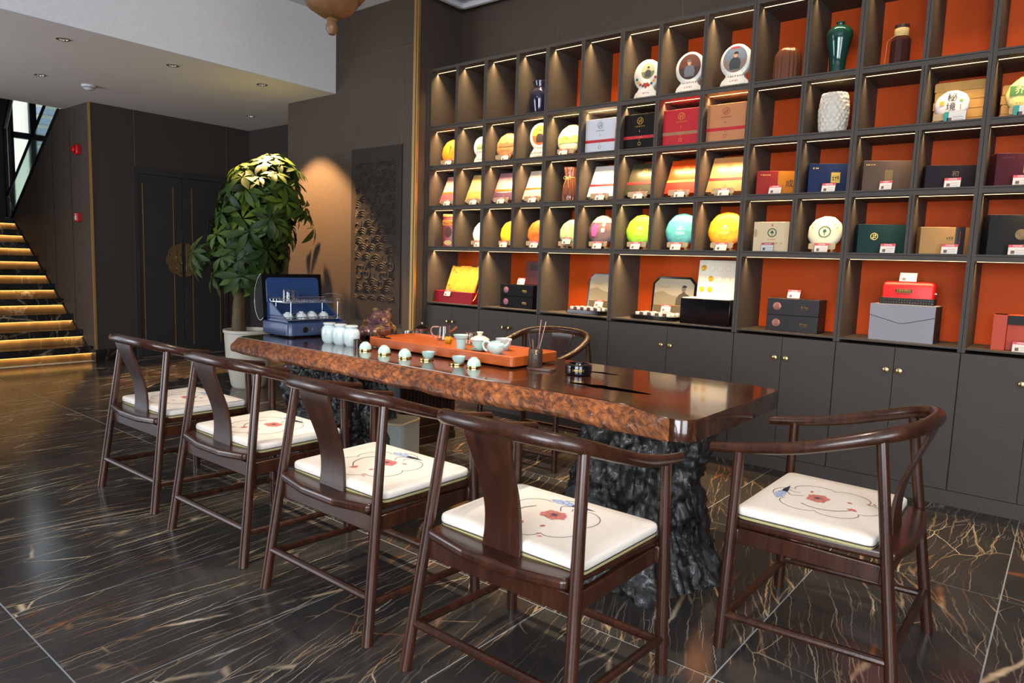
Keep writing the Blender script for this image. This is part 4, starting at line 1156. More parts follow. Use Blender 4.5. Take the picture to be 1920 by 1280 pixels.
def orange_carrier():
    t = thing('orange_carrier_box', 'orange carrier box with black inner at the right edge', 'carrier box', (-.20, 4.50, E_))
    mo = mat('orange_board', (196, 60, 18), .5)
    w, d, h = .26, .13, .19
    G().bx(-w / 2, -w / 2 + .062, 0, d, 0, h).bx(w / 2 - .062, w / 2, 0, d, 0, h).bx(-w / 2 + .062, w / 2 - .062, .04, d, 0, h - .004).bx(-w / 2, w / 2, 0, d, h - .003, h).obj('body', mo, t, bevel=.002)
    G().bx(-w / 2 + .0625, w / 2 - .0625, .004, .039, h - .05, h - .0035).obj('inner_box', M_BLACK, t, sharp=0)
orange_carrier()
price_card(-.195, 4.452, E_, 'before the orange carrier box')
# ------------------------------------------------------------------ horseshoe chairs
def tapered(g, a, b, r0, r1, n=12):
    a, b = Vector(a), Vector(b)
    return g.tube([a + (b - a) * t for t in (0, .35, .7, 1)], [r0 + (r1 - r0) * t for t in (0, .35, .7, 1)], n)
def make_chair(label):
    t = thing('horseshoe_chair', label, 'chair', group='dark wooden horseshoe back chairs')
    rail = [(.283, .338, .668), (.286, .22, .684), (.290, .08, .712), (.281, -.05, .751), (.248, -.16, .787), (.165, -.232, .807), (0, -.258, .815)]
    pts = catmull(rail + [(-x, y, z) for x, y, z in rail[-2::-1]], 7)
    k = len(pts)
    rad = [.0165 + .0065 * sin(pi * i / (k - 1)) for i in range(k)]
    G().tube(pts, rad, 14).obj('top_rail', M_CHAIR, t, sharp=50)
    for s in (-1, 1):
        tapered(G(), (s * .30, -.26, 0), (s * .248, -.158, .784), .0195, .0165).obj('leg', M_CHAIR, t)
        tapered(G(), (s * .30, .26, 0), (s * .284, .243, .680), .0195, .0165).obj('leg', M_CHAIR, t)
    # seat panel, dished at the back edge
    out = rpoly([(-.252, -.226), (-.09, -.248), (.09, -.248), (.252, -.226), (.276, .25), (-.276, .25)], .02, 4)
    def dish(x, y, z): return z + (.010 * (x / .26) ** 2 if y < -.1 else 0)
    G().loft([[(x, y, dish(x, y, z)) for x, y in out] for z in (.410, .442)], True).obj('seat', M_CHAIR, t, bevel=.010, seg=3)
    G().bx(-.27, .27, -.206, -.186, .350, .411).obj('back_apron', M_CHAIR, t, bevel=.004)
    G().bx(-.285, .285, .228, .25, .36, .411).obj('front_apron', M_CHAIR, t, bevel=.004)
    for s in (-1, 1):
        G().bx(s * .264 - .010, s * .264 + .010, -.19, .235, .358, .4105).obj('side_apron', M_CHAIR, t, bevel=.003)
        tapered(G(), (s * .291, -.243, .135), (s * .297, .258, .115), .013, .013, 10).obj('side_stretcher', M_CHAIR, t)
    tapered(G(), (-.291, -.240, .15), (.291, -.240, .15), .014, .014, 10).obj('back_stretcher', M_CHAIR, t)
    tapered(G(), (-.297, .257, .10), (.297, .257, .10), .014, .014, 10).obj('front_stretcher', M_CHAIR, t)
    # curved splat
    zs = [.44, .49, .55, .61, .67, .73, .77, .81]
    ys = [-.178, -.174, -.177, -.190, -.212, -.236, -.250, -.256]
    hw = [.070, .066, .064, .065, .068, .074, .080, .088]
    zz = catmull([(h, y, z) for h, y, z in zip(hw, ys, zs)], 4)
    loops = []
    for h, y, z in zz:
        loops.append([(-h, y - .006, z), (h, y - .006, z), (h, y + .006, z), (-h, y + .006, z)])
    G().loft(loops, True).obj('back_splat', M_CHAIR, t, bevel=.002)
    return t

def make_cushion(label):
    t = thing('seat_cushion', label, 'cushion', group='cream embroidered seat cushions')
    out = rpoly([(-.264, -.168), (.264, -.168), (.276, .248), (-.276, .248)], .032, 6)
    c = Vector((0, .02))
    def sc(k, z): return [(c.x + (x - c.x) * k, c.y + (y - c.y) * k, z) for x, y in out]
    G().loft([sc(.985, 0), sc(.995, .003), sc(.995, .010)], True).obj('base', mat('straw_green', (186, 176, 124), .8, var=(220, (160, 150, 98))), t)
    G().loft([sc(.995, .0105), sc(1.002, .012), sc(.995, .0135)], True).obj('piping', mat('dark_piping', (58, 48, 50), .7), t)
    top = G().loft([sc(.99, .013), sc(1.0, .017), sc(1.0, .028), sc(.993, .035), sc(.975, .0385), sc(.80, .0394)], True).obj('cover', M_CREAM, t, sharp=70)
    z = .0400
    ol = []
    for i in range(96):                                     # eight lobed outline, long axis front to back
        a = 2 * pi * i / 96
        r = .80 + .22 * abs(sin(3 * a)) ** .6
        ol.append((-.004 + .158 * r * cos(a), .040 + .168 * r * sin(a)))
    g = G()
    for q in ribbon(ol + [ol[0]], .0028): g.top(q, z)
    g.obj('outline_stitch', mat('grey_thread', (92, 88, 82), .8), t, sharp=0)
    mr, mp = mat('thread_red', (176, 62, 56), .8, var=(220, (214, 140, 128))), mat('thread_pink', (216, 150, 140), .8, var=(190, (186, 82, 76)))
    g = G(); g2 = G()
    def petal(gg, bx_, by_, a, l, w, dz):
        d = Vector((cos(a), sin(a))); n = Vector((-d.y, d.x)); b = Vector((bx_, by_))
        pr = [(0, .15), (.3, .75), (.6, 1), (.85, .6), (1, 0), (.85, -.6), (.6, -1), (.3, -.75)]
        q = [b + d * l * u - n * w * v for u, v in pr]
        gg.top([tuple(v) for v in q], z + dz)
    for i in range(14):
        a = 2 * pi * i / 14 + .2
        petal(g if i % 3 == 0 else g2, .006 + .012 * cos(a), .066 + .010 * sin(a), a, (.026, .031, .036)[i % 3] * (1.25 - .45 * abs(sin(a))), .0125, .0002 + .0002 * (i % 3))
    for i in range(7): petal(g if i % 2 else g2, .006, .066, i * .9, .022, .009, .0009)
    for x, y, a, l, w in ((-.05, -.068, .7, .034, .009), (-.046, -.062, 1.1, .03, .007), (.028, -.04, 1.2, .022, .007), (.05, -.088, .5, .016, .004), (.064, -.104, .6, .02, .004), (.052, .10, .2, .026, .006)):
        petal(g, x, y, a, l, w, .0003)
    g.obj('lotus_stitch', mr, t, sharp=0)['kind'] = 'stuff'; g2.obj('lotus_petals', mp, t, sharp=0)['kind'] = 'stuff'
    G().top(ell2(.006, .068, .009, .008, 12), z + .0012).obj('lotus_heart', mat('thread_grey', (70, 74, 92), .8), t, sharp=0)
    g = G()
    for pth, w in (([(-.048, -.05), (-.09, -.01), (-.105, .05), (-.085, .095)], .0034), ([(.0, .11), (-.02, .145), (.0, .165)], .0026), ([(.03, .13), (.022, .15), (.04, .175)], .0024)):
        for q in ribbon([(p.x, p.y) for p in catmull(pth, 8)], w): g.top(q, z + .0002)
    o = g.obj('stem_stitch', mat('thread_dark', (40, 40, 46), .8), t, sharp=0); o['kind'] = 'stuff'
    G().top([(-.088, .176), (-.05, .160), (-.01, .166), (.03, .176), (.01, .190), (-.03, .200), (-.06, .196)], z + .0003).obj('bird_stitch', mat('thread_blue', (84, 118, 182), .8, var=(90, (206, 214, 228))), t, sharp=0)
    G().top([(.0, .166), (.03, .172), (.085, .182), (.03, .190), (.0, .186)], z + .0006).obj('bird_head_stitch', mat('thread_navy', (26, 34, 60), .8), t, sharp=0)
    return t

def cat2(p): return p
SEATZ = .4425
row = [(-3.627, 1.69, .015), (-2.79, 1.67, .01), (-1.975, 1.64, 0), (-1.19, 1.637, 0)]
names = ['horseshoe chair at the far end of the front row', 'second horseshoe chair from the far end of the front row', 'third horseshoe chair from the far end of the front row', 'nearest horseshoe chair of the front row']
_catmull = catmull
def catmull(pts, k=6, close=False):
    return _catmull([tuple(p) + (0,) if len(p) == 2 else p for p in pts], k, close)
chair = make_chair(names[0]); cush = make_cushion('cream embroidered cushion on the far end chair of the front row')
chair.location, chair.rotation_euler = (*row[0][:2], 0), (0, 0, row[0][2])
cush.location, cush.rotation_euler = (*row[0][:2], SEATZ), (0, 0, row[0][2])
cn = ['', 'cream embroidered cushion on the second chair of the front row', 'cream embroidered cushion on the third chair of the front row', 'cream embroidered cushion on the nearest front row chair']
for i in (1, 2, 3):
    x, y, a = row[i]
    dup(chair, (x, y, 0), a, names[i]); dup(cush, (x, y, SEATZ), a, cn[i])
dup(chair, (-.555, 2.47, 0), pi / 2, 'horseshoe chair alone at the right end of the table')
dup(cush, (-.555, 2.47, SEATZ), pi / 2, 'cream embroidered cushion on the chair at the right table end')
HOST = (-2.66, 3.60, pi + .05)
dup(chair, (HOST[0], HOST[1], 0), HOST[2], 'horseshoe chair behind the table facing the room')
dup(cush, (HOST[0], HOST[1], SEATZ), HOST[2], 'cream cushion on the chair behind the table')

# ------------------------------------------------------------------ slab table
TZ = .76
def slab_table():
    t = thing('slab_tea_table', 'long polished slab tea table with rough live edge on black stumps', 'table', (-2.44, 2.5, 0))
    ox, oy = -2.44, 2.5
    k = N('polished_rosewood')
    v = k.mapping(k.coord(), (.35, 4.5, 1))
    f = k.noise(v, 5, 6, .62, .8); f2 = k.noise(v, 38, 3, .6)
    s = k.math('ADD', k.math('MULTIPLY', f, .75), k.math('MULTIPLY', f2, .25))
    k.l(k.ramp(s, [(.36, lin((36, 18, 11))), (.5, lin((60, 32, 19))), (.66, lin((88, 51, 30)))]), k.b.inputs['Base Color'])
    k.b.inputs['Roughness'].default_value = .16; k.b.inputs['Specular IOR Level'].default_value = .55
    k.b.inputs['Coat Weight'].default_value = .6; k.b.inputs['Coat Roughness'].default_value = .06
    MT = k.m
    k = N('live_edge_bark')
    f = k.noise(k.mapping(k.mapping(k.coord(), (1, 1, 1), (0, .75, 0)), (1, 1, .22)), 44, 8, .75, .35)
    f2 = k.noise(k.coord(), 5, 3, .5)
    s = k.math('ADD', k.math('MULTIPLY', f, .82), k.math('MULTIPLY', f2, .18))
    k.l(k.ramp(s, [(.37, lin((30, 14, 8))), (.47, lin((104, 52, 23))), (.57, lin((168, 96, 44))), (.7, lin((206, 142, 82)))]), k.b.inputs['Base Color'])
    k.b.inputs['Roughness'].default_value = .36; k.b.inputs['Coat Weight'].default_value = .25
    k.bump(f, 1.0, .016)
    MK = k.m
    x0, x1, yb, yt = -3.89, -.925, 2.975, 2.175     # ends, back edge, front line of the polished face
    def SM(t): t = max(0, min(1, t)); return t * t * (3 - 2 * t)
    def yfront(x): return yt + .022 * fbm(x * 1.3, 2.2, 0, 3) - .10 * SM((x + 1.27) / .30)
    # polished top: rounded right end, rough left end
    P_ = []
    n = 90
    front = [(x0 + .05 + (x1 - .07 - x0 - .05) * i / n, ) for i in range(n + 1)]
    P_ += [(x, yfront(x)) for (x,) in front]
    cxr, cyr = x1 - .07, yfront(x1 - .07) + .07
    P_ += [(cxr + .07 * sin(a), cyr - .07 * cos(a)) for a in [pi / 2 * i / 6 for i in range(1, 7)]]
    P_ += [(x1 + .004, 2.6), (x1, yb - .05), (x1 - .015, yb - .015), (x1 - .05, yb)]
    P_ += [(x, yb + .012 * fbm(x, 7, 0, 2)) for x in [x1 - .1 - (x1 - x0 - .2) * i / 40 for i in range(41)]]
    P_ += [(x0 + .01 + .012 * fbm(0, y * 4, 3, 2), y) for y in [yb - .06 - (yb - yt - .1) * i / 14 for i in range(15)]]
    top = [(x - ox, y - oy) for x, y in P_]
    G().loft([[(x, y, TZ - .075) for x, y in top], [(x, y, TZ - .006) for x, y in top], [(x * .9985, y * .995, TZ) for x, y in top]], True).obj('tabletop', MT, t, sharp=50)
    # live edge along the front and round the left end
    path = [(x0 + .01, yb - .05), (x0, 2.75), (x0, 2.5), (x0, 2.3), (x0 + .02, 2.22)] + [(x0 + .05 + (x1 - .075 - x0 - .05) * i / 60, None) for i in range(61)]
    pts = []
    for x, y in path: pts.append(Vector((x, yfront(x) if y is None else y)))
    pts = [Vector((p.x, p.y)) for p in catmull([(p.x, p.y, 0) for p in pts], 8)]
    m = len(pts); nv = 26
    EP = [(0, 0, 0), (.12, .16, .02), (.55, .86, .46), (.72, 1.0, .72), (.85, .9, .92), (1, .45, 1.0)]
    def edge(u, w):
        i = min(int(u * (m - 1)), m - 1); p = pts[i]
        tq = (pts[min(i + 1, m - 1)] - pts[max(i - 1, 0)]).normalized(); nn = Vector((tq.y, -tq.x))
        fade = min(1, (1 - u) * 12)
        bulge = (.092 + .03 * fbm(p.x * 1.7, p.y * 1.7, 1, 3)) * fade * (.35 + .65 * min(1, max(0, (p.x - x0) / .25)))
        H_ = .076 + (.012 + .014 * fbm(p.x * 2.3, 5, 2, 3)) * fade
        for (a0, o0, z0), (a1, o1, z1) in zip(EP[:-1], EP[1:]):
            if a0 <= w <= a1:
                k_ = (w - a0) / (a1 - a0); out = bulge * (o0 + (o1 - o0) * k_); zz = TZ - .002 - H_ * (z0 + (z1 - z0) * k_); break
        d = 0 if w == 0 else (.009 * fbm(p.x * 5 + zz * 9, p.y * 5, zz * 8, 3) + .0045 * fbm(p.x * 34 + zz * 40, p.y * 34, zz * 30, 4)) * min(1, w * 6)
        q = p + nn * (out + d * (.4 + .6 * fade))
        return (q.x - ox, q.y - oy, zz + d * .4)
    G().grid(edge, m - 1, nv).obj('live_edge', MK, t, sharp=0)
    for ob in t.children:
        if ob.name.startswith('live_edge'): ob.data.polygons.foreach_set('use_smooth', [True] * len(ob.data.polygons))
    # open cracks in the top, their dark depth painted as flat black sheets
    for cx, cy, L, wd, sd in ((-1.435, 2.415, .38, .078, 1), (-1.70, 2.735, .24, .036, 2)):
        up, lo = [], []
        for i in range(19):
            u = i / 18; x = cx - L / 2 + L * u
            h = wd * sin(pi * u) ** .7 * (.75 + .5 * noise.noise(Vector((u * 7, sd, 0))))
            c_ = cy + .02 * (u - .5) + .008 * noise.noise(Vector((u * 4, sd, 5)))
            up.append((x - ox, c_ + h * .55 - oy)); lo.append((x - ox, c_ - h * .5 - oy))
        G().top(lo + up[::-1], TZ + .0006).obj('crack_shade', mat('crack_shade_black', (4, 3, 3), .9, spec=0), t, sharp=0)
    # stumps
    k = N('black_root_wood')
    f = k.noise(k.mapping(k.coord(), (1, 1, .3)), 34, 7, .7, .6)
    k.l(k.ramp(f, [(.35, lin((12, 11, 11))), (.6, lin((44, 42, 41))), (.75, lin((84, 82, 81)))]), k.b.inputs['Base Color'])
    k.b.inputs['Roughness'].default_value = .22; k.b.inputs['Coat Weight'].default_value = .3; k.bump(f, .8, .010)
    for cx, cy, rr, sd in ((-1.33, 2.565, .225, 0), (-3.42, 2.58, .25, 5)):
        def st(u, w, cx=cx, cy=cy, rr=rr, sd=sd):
            a = 2 * pi * u; z = w * (TZ - .08)
            fl = 1.02 + .42 * (1 - w) ** 3.2 + .06 * (w ** 4)
            ca, sa = cos(a), sin(a)
            wz = z + .05 * noise.noise(Vector((ca * 2, sa * 2, z * 5 + sd)))
            d = .26 * fbm(ca * 1.3 + sd, sa * 1.3, wz * 2.0, 3) + .20 * (.45 - abs(fbm(ca * 2.4 + sd, sa * 2.4, wz * 1.1, 2))) + .13 * fbm(ca * 5, sa * 5 + sd, wz * 9, 4) + .05 * fbm(ca * 16, sa * 16 + sd, wz * 30, 4) + .07 * fbm(ca * 11 + 3, sa * 11 + sd, wz * 1.6, 3)
            r = rr * (fl + d) * (1 + .12 * (1 - w) ** 2 * sin(5 * a + sd))
            return (cx - ox + r * ca, cy - oy + r * sa, z)
        g = G().grid(st, 200, 90)
        o = g.obj('stump', k.m, t, sharp=0); o.data.polygons.foreach_set('use_smooth', [True] * len(o.data.polygons))
slab_table()

# ------------------------------------------------------------------ things under the table
t = thing('grey_storage_bin', 'pale grey rounded square bin with ribbed lid under the table', 'bin', (-3.18, 2.82, 0), (0, 0, .3))
mb = mat('grey_bin_plastic', (178, 180, 178), .5)
G().prism(rrect(0, 0, .24, .24, .04, 5), 0, .26).obj('body', mb, t, bevel=.003)
G().prism(rrect(0, 0, .246, .246, .042, 5), .26, .275).obj('rim', mat('cream_rim', (206, 186, 150), .5), t, bevel=.003)
G().prism(rrect(0, 0, .225, .225, .034, 5), .275, .279).obj('lid', mat('grey_lid', (120, 122, 122), .6), t)
G().lathe([(.05, .279), (.05, .284), (.036, .284), (.036, .281), (0, .281)], 28, Matrix.Translation((-.03, -.02, 0))).obj('spout_ring', mat('grey_lid', (120, 122, 122), .6), t)
o = G().tube(catmull([(-3.07, 2.97, .27), (-3.06, 2.98, .40), (-3.02, 3.0, .55), (-2.99, 3.02, .62), (-2.98, 2.95, .66)], 6), .003, 6).obj('power_cable', M_BLACK)
tag(o, 'thin black cable rising from the grey bin to the table', 'cable')
t = thing('dark_tea_cabinet', 'low dark wooden cabinet with slatted side behind the table', 'cabinet', (-3.66, 3.28, 0))
mc = wood('dark_cabinet_wood', (26, 14, 10), (46, 26, 18), .35, .2, 6)
G().bx(-.30, .30, -.26, .26, .03, .60).obj('body', mc, t, bevel=.004)
G().bx(-.31, .31, -.27, .27, .60, .625).obj('top', mc, t, bevel=.003)
G().bx(-.305, .305, -.265, .265, 0, .05).obj('plinth', mc, t, bevel=.003)
me = G().bx(.30, .312, -.006, .006, .22, .58).mesh('slat', 0)
for i in range(14): put('slat', me, mc, t, (0, -.21 + i * .0325, 0))
for z in (.10, .16): G().bx(.30, .308, -.26, .26, z, z + .03).obj('rail', mc, t, bevel=.002)
# ------------------------------------------------------------------ tea ware
def cup_prof(r, h, th=.0025):
    return [(0, 0), (r * .45, 0), (r * .48, .003), (r * .80, h * .30), (r * .97, h * .68), (r, h), (r - th, h), (r * .94 - th, h * .66), (r * .76 - th, h * .32), (0, h * .16)]
def coaster_and_cup(x, y, up, label_cup, label_coaster):
    c = thing('brass_coaster', label_coaster, 'coaster', (x, y, TZ), group='brass coasters along the table edge')
    G().lathe([(0, 0), (.034, 0), (.036, .002), (.036, .008), (.034, .009), (.032, .006), (0, .006)], 28).obj('disc', M_BRASS, c)
    if up: M = None
    t = thing('celadon_cup', label_cup, 'tea cup', (x + (.012 if up else 0), y, TZ + .0065), group='celadon tea cups')
    if up: G().lathe(cup_prof(.033, .036), 28).obj('cup', M_CELA, t)
    else:
        G().lathe([(.0315, .001), (.033, .003), (.032, .014), (.026, .028), (.016, .036), (.015, .040), (.012, .040), (.011, .037), (0, .037)], 28).obj('cup', M_CELA, t)
cups = [(-2.925, 2.375, 0), (-2.752, 2.358, 0), (-2.586, 2.350, 0), (-2.470, 2.390, 1), (-2.265, 2.392, 1), (-2.158, 2.395, 0)]
for i, (x, y, up) in enumerate(cups):
    pos = ['nearest the white jars', 'second from the white jars', 'third from the white jars', 'below the left part of the tray', 'below the strainer cup', 'nearest the tool holder'][i]
    coaster_and_cup(x, y, up, f'{"upright" if up else "upturned"} celadon cup {pos}', f'brass coaster {pos}')

t = thing('tea_tray', 'orange red wooden tea tray with raised rim', 'tea tray', (-2.52, 2.67, TZ))
mt = wood('tray_padauk', (162, 70, 20), (190, 92, 30), .4, .15, 12, (.08, 1, 1), .06)
G().loft([[(x, y, z) for x, y in rrect(0, 0, 1.04 - k, .37 - k, .025, 4)] for z, k in ((.008, .01), (.012, 0), (.055, 0), (.058, .006), (.058, .03), (.050, .034))], True).obj('board', mt, t, sharp=40)
for sx in (-.45, .45):
    for sy in (-.13, .13): G().lathe([(.02, 0), (.022, .008)], 16, Matrix.Translation((sx, sy, 0))).obj('foot', M_BLACK, t)
TR = TZ + .0505

t = thing('celadon_teapot', 'celadon teapot with ear handle on the tray front', 'teapot', (-2.16, 2.555, TR))
G().lathe([(0, 0), (.022, 0), (.024, .004), (.038, .014), (.0455, .030), (.043, .046), (.033, .056), (.026, .058), (.026, .062), (.023, .062), (.022, .056), (0, .050)], 32).obj('body', M_CELA, t)
G().tube(catmull([(-.030, -.012, .054), (-.052, -.022, .058), (-.062, -.026, .042), (-.055, -.022, .02), (-.040, -.016, .012)], 6), [.006] * 25, 8).obj('handle', M_CELA, t)
G().tube(catmull([(.036, .015, .036), (.052, .02, .048), (.060, .024, .060)], 5), [.009, .0085, .008, .0075, .007, .0065, .006, .006, .0055, .005, .005], 10).obj('spout', M_CELA, t)
t = thing('white_fairness_cup', 'white pouring cup stacked behind the teapot', 'pouring cup', (-2.235, 2.70, TR))
G().lathe([(0, 0), (.024, 0), (.036, .02), (.040, .05), (.041, .060), (.038, .060), (.034, .024), (0, .006)], 28).obj('cup', M_PORC, t)
G().tube([(.036, 0, .05), (.048, 0, .058), (.053, 0, .060)], [.009, .007, .003], 8).obj('spout', M_PORC, t)
t = thing('gaiwan', 'celadon lidded gaiwan on its saucer', 'gaiwan', (-2.285, 2.575, TR))
G().lathe([(0, .002), (.02, .0), (.03, .004), (.048, .010), (.049, .012), (.03, .008), (0, .008)], 28).obj('saucer', M_CELA, t)
G().lathe([(.018, .009), (.022, .012), (.037, .03), (.042, .052), (.050, .058), (.048, .059), (.038, .05), (0, .015)], 28).obj('bowl', M_CELA, t)
G().lathe([(.050, .058), (.046, .063), (.026, .074), (.012, .078), (.012, .086), (.018, .094), (.016, .096), (.010, .093), (0, .093)], 28).obj('lid', mat('cream_glaze', (214, 208, 184), .15, coat=.4), t)
t = thing('strainer_cup', 'tall celadon strainer cup with funnel top', 'strainer', (-2.385, 2.545, TR))
G().lathe([(0, 0), (.022, 0), (.0235, .003), (.026, .048), (.0265, .052), (.024, .052), (.02, .005), (0, .005)], 24).obj('cup', M_CELA, t)
G().lathe([(.014, .050), (.030, .055), (.038, .068), (.040, .074), (.037, .074), (.028, .058), (.012, .054)], 24).obj('funnel', M_CELA, t)
t = thing('tea_pet', 'small yellow pumpkin tea pet on the tray', 'tea pet', (-2.60, 2.675, TR))
G().lathe([(0, 0), (.014, .001), (.023, .012), (.024, .024), (.016, .036), (.004, .034), (0, .033)], 48, None, lambda a, z: 1 - .10 * abs(cos(4 * a))).obj('body', mat('mustard_clay', (186, 136, 10), .45), t)
G().tube([(0, 0, .033), (.003, 0, .040), (.006, .002, .043)], .0022, 6).obj('stem', mat('stem_brown', (90, 60, 20), .6), t)

def glass_pot(name, label, x, y, z, r, h, handle, spout, lid=False, cat='glass pitcher'):
    t = thing(name, label, cat, (x, y, z))
    th = .0022
    G().lathe([(0, 0), (r * .9, 0), (r, .006), (r * .93, h * .6), (r * .82, h), (r * .82 - th, h), (r * .93 - th, h * .6), (r - th, .008), (0, .003)], 28).obj('body', M_GLASS, t)
    if handle:
        a = Vector((-.8, -.6, 0)) if handle < 0 else Vector((.8, .6, 0))
        G().tube(catmull([a * r * .80 + Vector((0, 0, h * .92)), a * (r + .028) + Vector((0, 0, h * .88)), a * (r + .034) + Vector((0, 0, h * .5)), a * (r + .006) + Vector((0, 0, h * .12))], 6), .0042, 8).obj('handle', mat('pink_glass', (236, 206, 190), .05, trans=.8), t)
    if spout:
        a = Vector((.6, .8, 0))
        G().tube([a * r * .8 + Vector((0, 0, h * .55)), a * (r + .018) + Vector((0, 0, h * .8)), a * (r + .03) + Vector((0, 0, h * .96))], [.008, .006, .005], 8).obj('spout', mat('amber_spout', (170, 90, 50), .08, trans=.6), t)
    return t
glass_pot('glass_teapot', 'clear glass teapot with loop handle and amber spout', -2.72, 2.765, TR, .040, .080, -1, True, cat='glass teapot')
t = glass_pot('glass_pitcher', 'small clear glass pitcher behind the gaiwan', -2.50, 2.745, TR, .038, .062, 0, False)
G().tube([(.022, .018, .058), (.034, .024, .064)], [.007, .003], 8).obj('lip', M_GLASS, t)
t = thing('strainer_bowl', 'brown clay strainer bowl on a dark round foot', 'strainer bowl', (-2.975, 2.54, TR))
mcl = mat('brown_clay', (112, 62, 36), .35, var=(20, (84, 44, 26)))
G().lathe([(0, 0), (.042, 0), (.044, .003), (.03, .005), (.012, .007), (.012, .014)], 28).obj('foot', mat('dark_foot', (48, 30, 24), .4), t)
G().lathe([(.012, .013), (.022, .016), (.034, .028), (.037, .040), (.039, .041), (.039, .047), (.036, .048), (.031, .030), (0, .020)], 28).obj('bowl', mcl, t)

# white lidded jars
jar0 = None
for i, (x, y) in enumerate(((-3.315, 2.43), (-3.215, 2.432), (-3.118, 2.434))):
    lab = ['white porcelain caddy beside the blue steriliser', 'middle white porcelain caddy of three', 'white porcelain caddy nearest the tray'][i]
    if jar0: dup(jar0, (x, y, TZ), 0, lab); continue
    jar0 = thing('porcelain_caddy', lab, 'tea caddy', (x, y, TZ), group='three white porcelain caddies')
    G().lathe([(0, 0), (.030, 0), (.033, .003), (.042, .018), (.0455, .045), (.0455, .072), (.040, .090), (.030, .100), (.029, .104)], 32).obj('body', mat('jar_glaze', (206, 222, 222), .14, coat=.4), jar0)
    G().lathe([(.029, .103), (.035, .106), (.036, .112), (.033, .117), (.02, .119), (0, .119)], 32).obj('lid', M_PORC, jar0)

def tumbler(x, y, r, h, label, m=M_GLASS):
    t = thing('glass_tumbler', label, 'glass', (x, y, TZ), group='glass tumblers by the caddies')
    G().lathe([(0, 0), (r * .92, 0), (r, h), (r - .002, h), (r * .9 - .002, .006), (0, .006)], 24).obj('body', m, t)
tumbler(-3.545, 2.70, .036, .075, 'clear glass tumbler behind the white caddies')
tumbler(-3.31, 2.59, .033, .060, 'clear glass tumbler between caddies and toad')
tumbler(-3.18, 2.65, .030, .062, 'small clear tumbler beside the strainer bowl')
tumbler(-3.03, 2.405, .022, .048, 'small dark brown glass by the first celadon cup', mat('smoke_glass', (70, 50, 40), .05, trans=.5))
t = thing('steel_caddy', 'small silver tin behind the tray', 'tin', (-3.17, 2.905, TZ))
G().lathe([(0, 0), (.028, 0), (.028, .058), (.026, .060), (0, .060)], 24).obj('body', mat('brushed_steel', (200, 198, 196), .28, 1), t)
t = thing('glass_kettle', 'glass kettle with brown collar and glass lid behind the tray', 'kettle', (-3.06, 2.915, TZ))
G().lathe([(0, 0), (.046, 0), (.056, .015), (.056, .045), (.046, .068), (.044, .068), (.053, .044), (.053, .016), (0, .004)], 28).obj('body', M_GLASS, t)
G().lathe([(.042, .066), (.046, .068), (.046, .080), (.042, .081)], 28).obj('collar', mat('collar_brown', (96, 44, 28), .3), t)
G().lathe([(.044, .081), (.034, .092), (.012, .100), (.005, .102), (.005, .108), (.010, .111), (.009, .120), (0, .121)], 24).obj('lid', M_GLASS, t)

def toad():
    t = thing('toad_figurine', 'bronze and purple money toad figurine behind the tray', 'figurine', (-3.38, 2.85, TZ), (0, 0, -.9))
    g = G()
    for c, r in (((0, 0, .05), (.075, .06, .05)), ((-.055, 0, .085), (.05, .05, .040)), ((.06, 0, .035), (.05, .05, .035)),
                 ((-.03, -.055, .03), (.03, .022, .03)), ((-.03, .055, .03), (.03, .022, .03)), ((.055, -.055, .03), (.045, .022, .03)), ((.055, .055, .03), (.045, .022, .03)),
                 ((-.065, -.032, .115), (.016, .014, .014)), ((-.065, .032, .115), (.016, .014, .014)),
                 ((-.06, -.07, .008), (.028, .014, .010)), ((-.06, .07, .008), (.028, .014, .010)), ((.07, -.075, .008), (.035, .014, .010)), ((.07, .075, .008), (.035, .014, .010))):
        g.ell(c, r, 16, 10)
    rnd = random.Random(4)
    for _ in range(16):
        a, b = rnd.uniform(0, 2 * pi), rnd.uniform(.5, 1.3)
        g.ell((.01 + .075 * cos(a) * cos(b), .06 * sin(a) * cos(b), .05 + .05 * sin(b)), (.008, .008, .008), 8, 5)
    k = N('toad_bronze')
    f = k.noise(k.coord(), 22, 4, .6)
    k.l(k.ramp(f, [(.38, lin((96, 62, 72))), (.54, lin((150, 108, 104))), (.66, lin((214, 168, 70)))]), k.b.inputs['Base Color'])
    k.b.inputs['Metallic'].default_value = .5; k.b.inputs['Roughness'].default_value = .25
    o = g.obj('body', k.m, t)
    t.scale = (1.4, 1.4, 1.4)
    r = o.modifiers.new('fuse', 'REMESH'); r.mode = 'VOXEL'; r.voxel_size = .004; r.use_smooth_shade = True
    s = o.modifiers.new('soften', 'SMOOTH'); s.iterations = 4
    G().tube(catmull([(-.10, -.03, .085), (-.112, 0, .078), (-.10, .03, .085)], 5), .003, 6).obj('gilt_mouth', M_FOIL, t)
    g = G()
    for i in range(22): g.ell((.09 * cos(2.2 + i * .085) * 1.0 + .02, -.075 + .008 * sin(i), .07 - .05 * abs(i - 10) / 14), (.005, .0035, .005), 6, 4)
    g.obj('coin_string', M_FOIL, t)
toad()

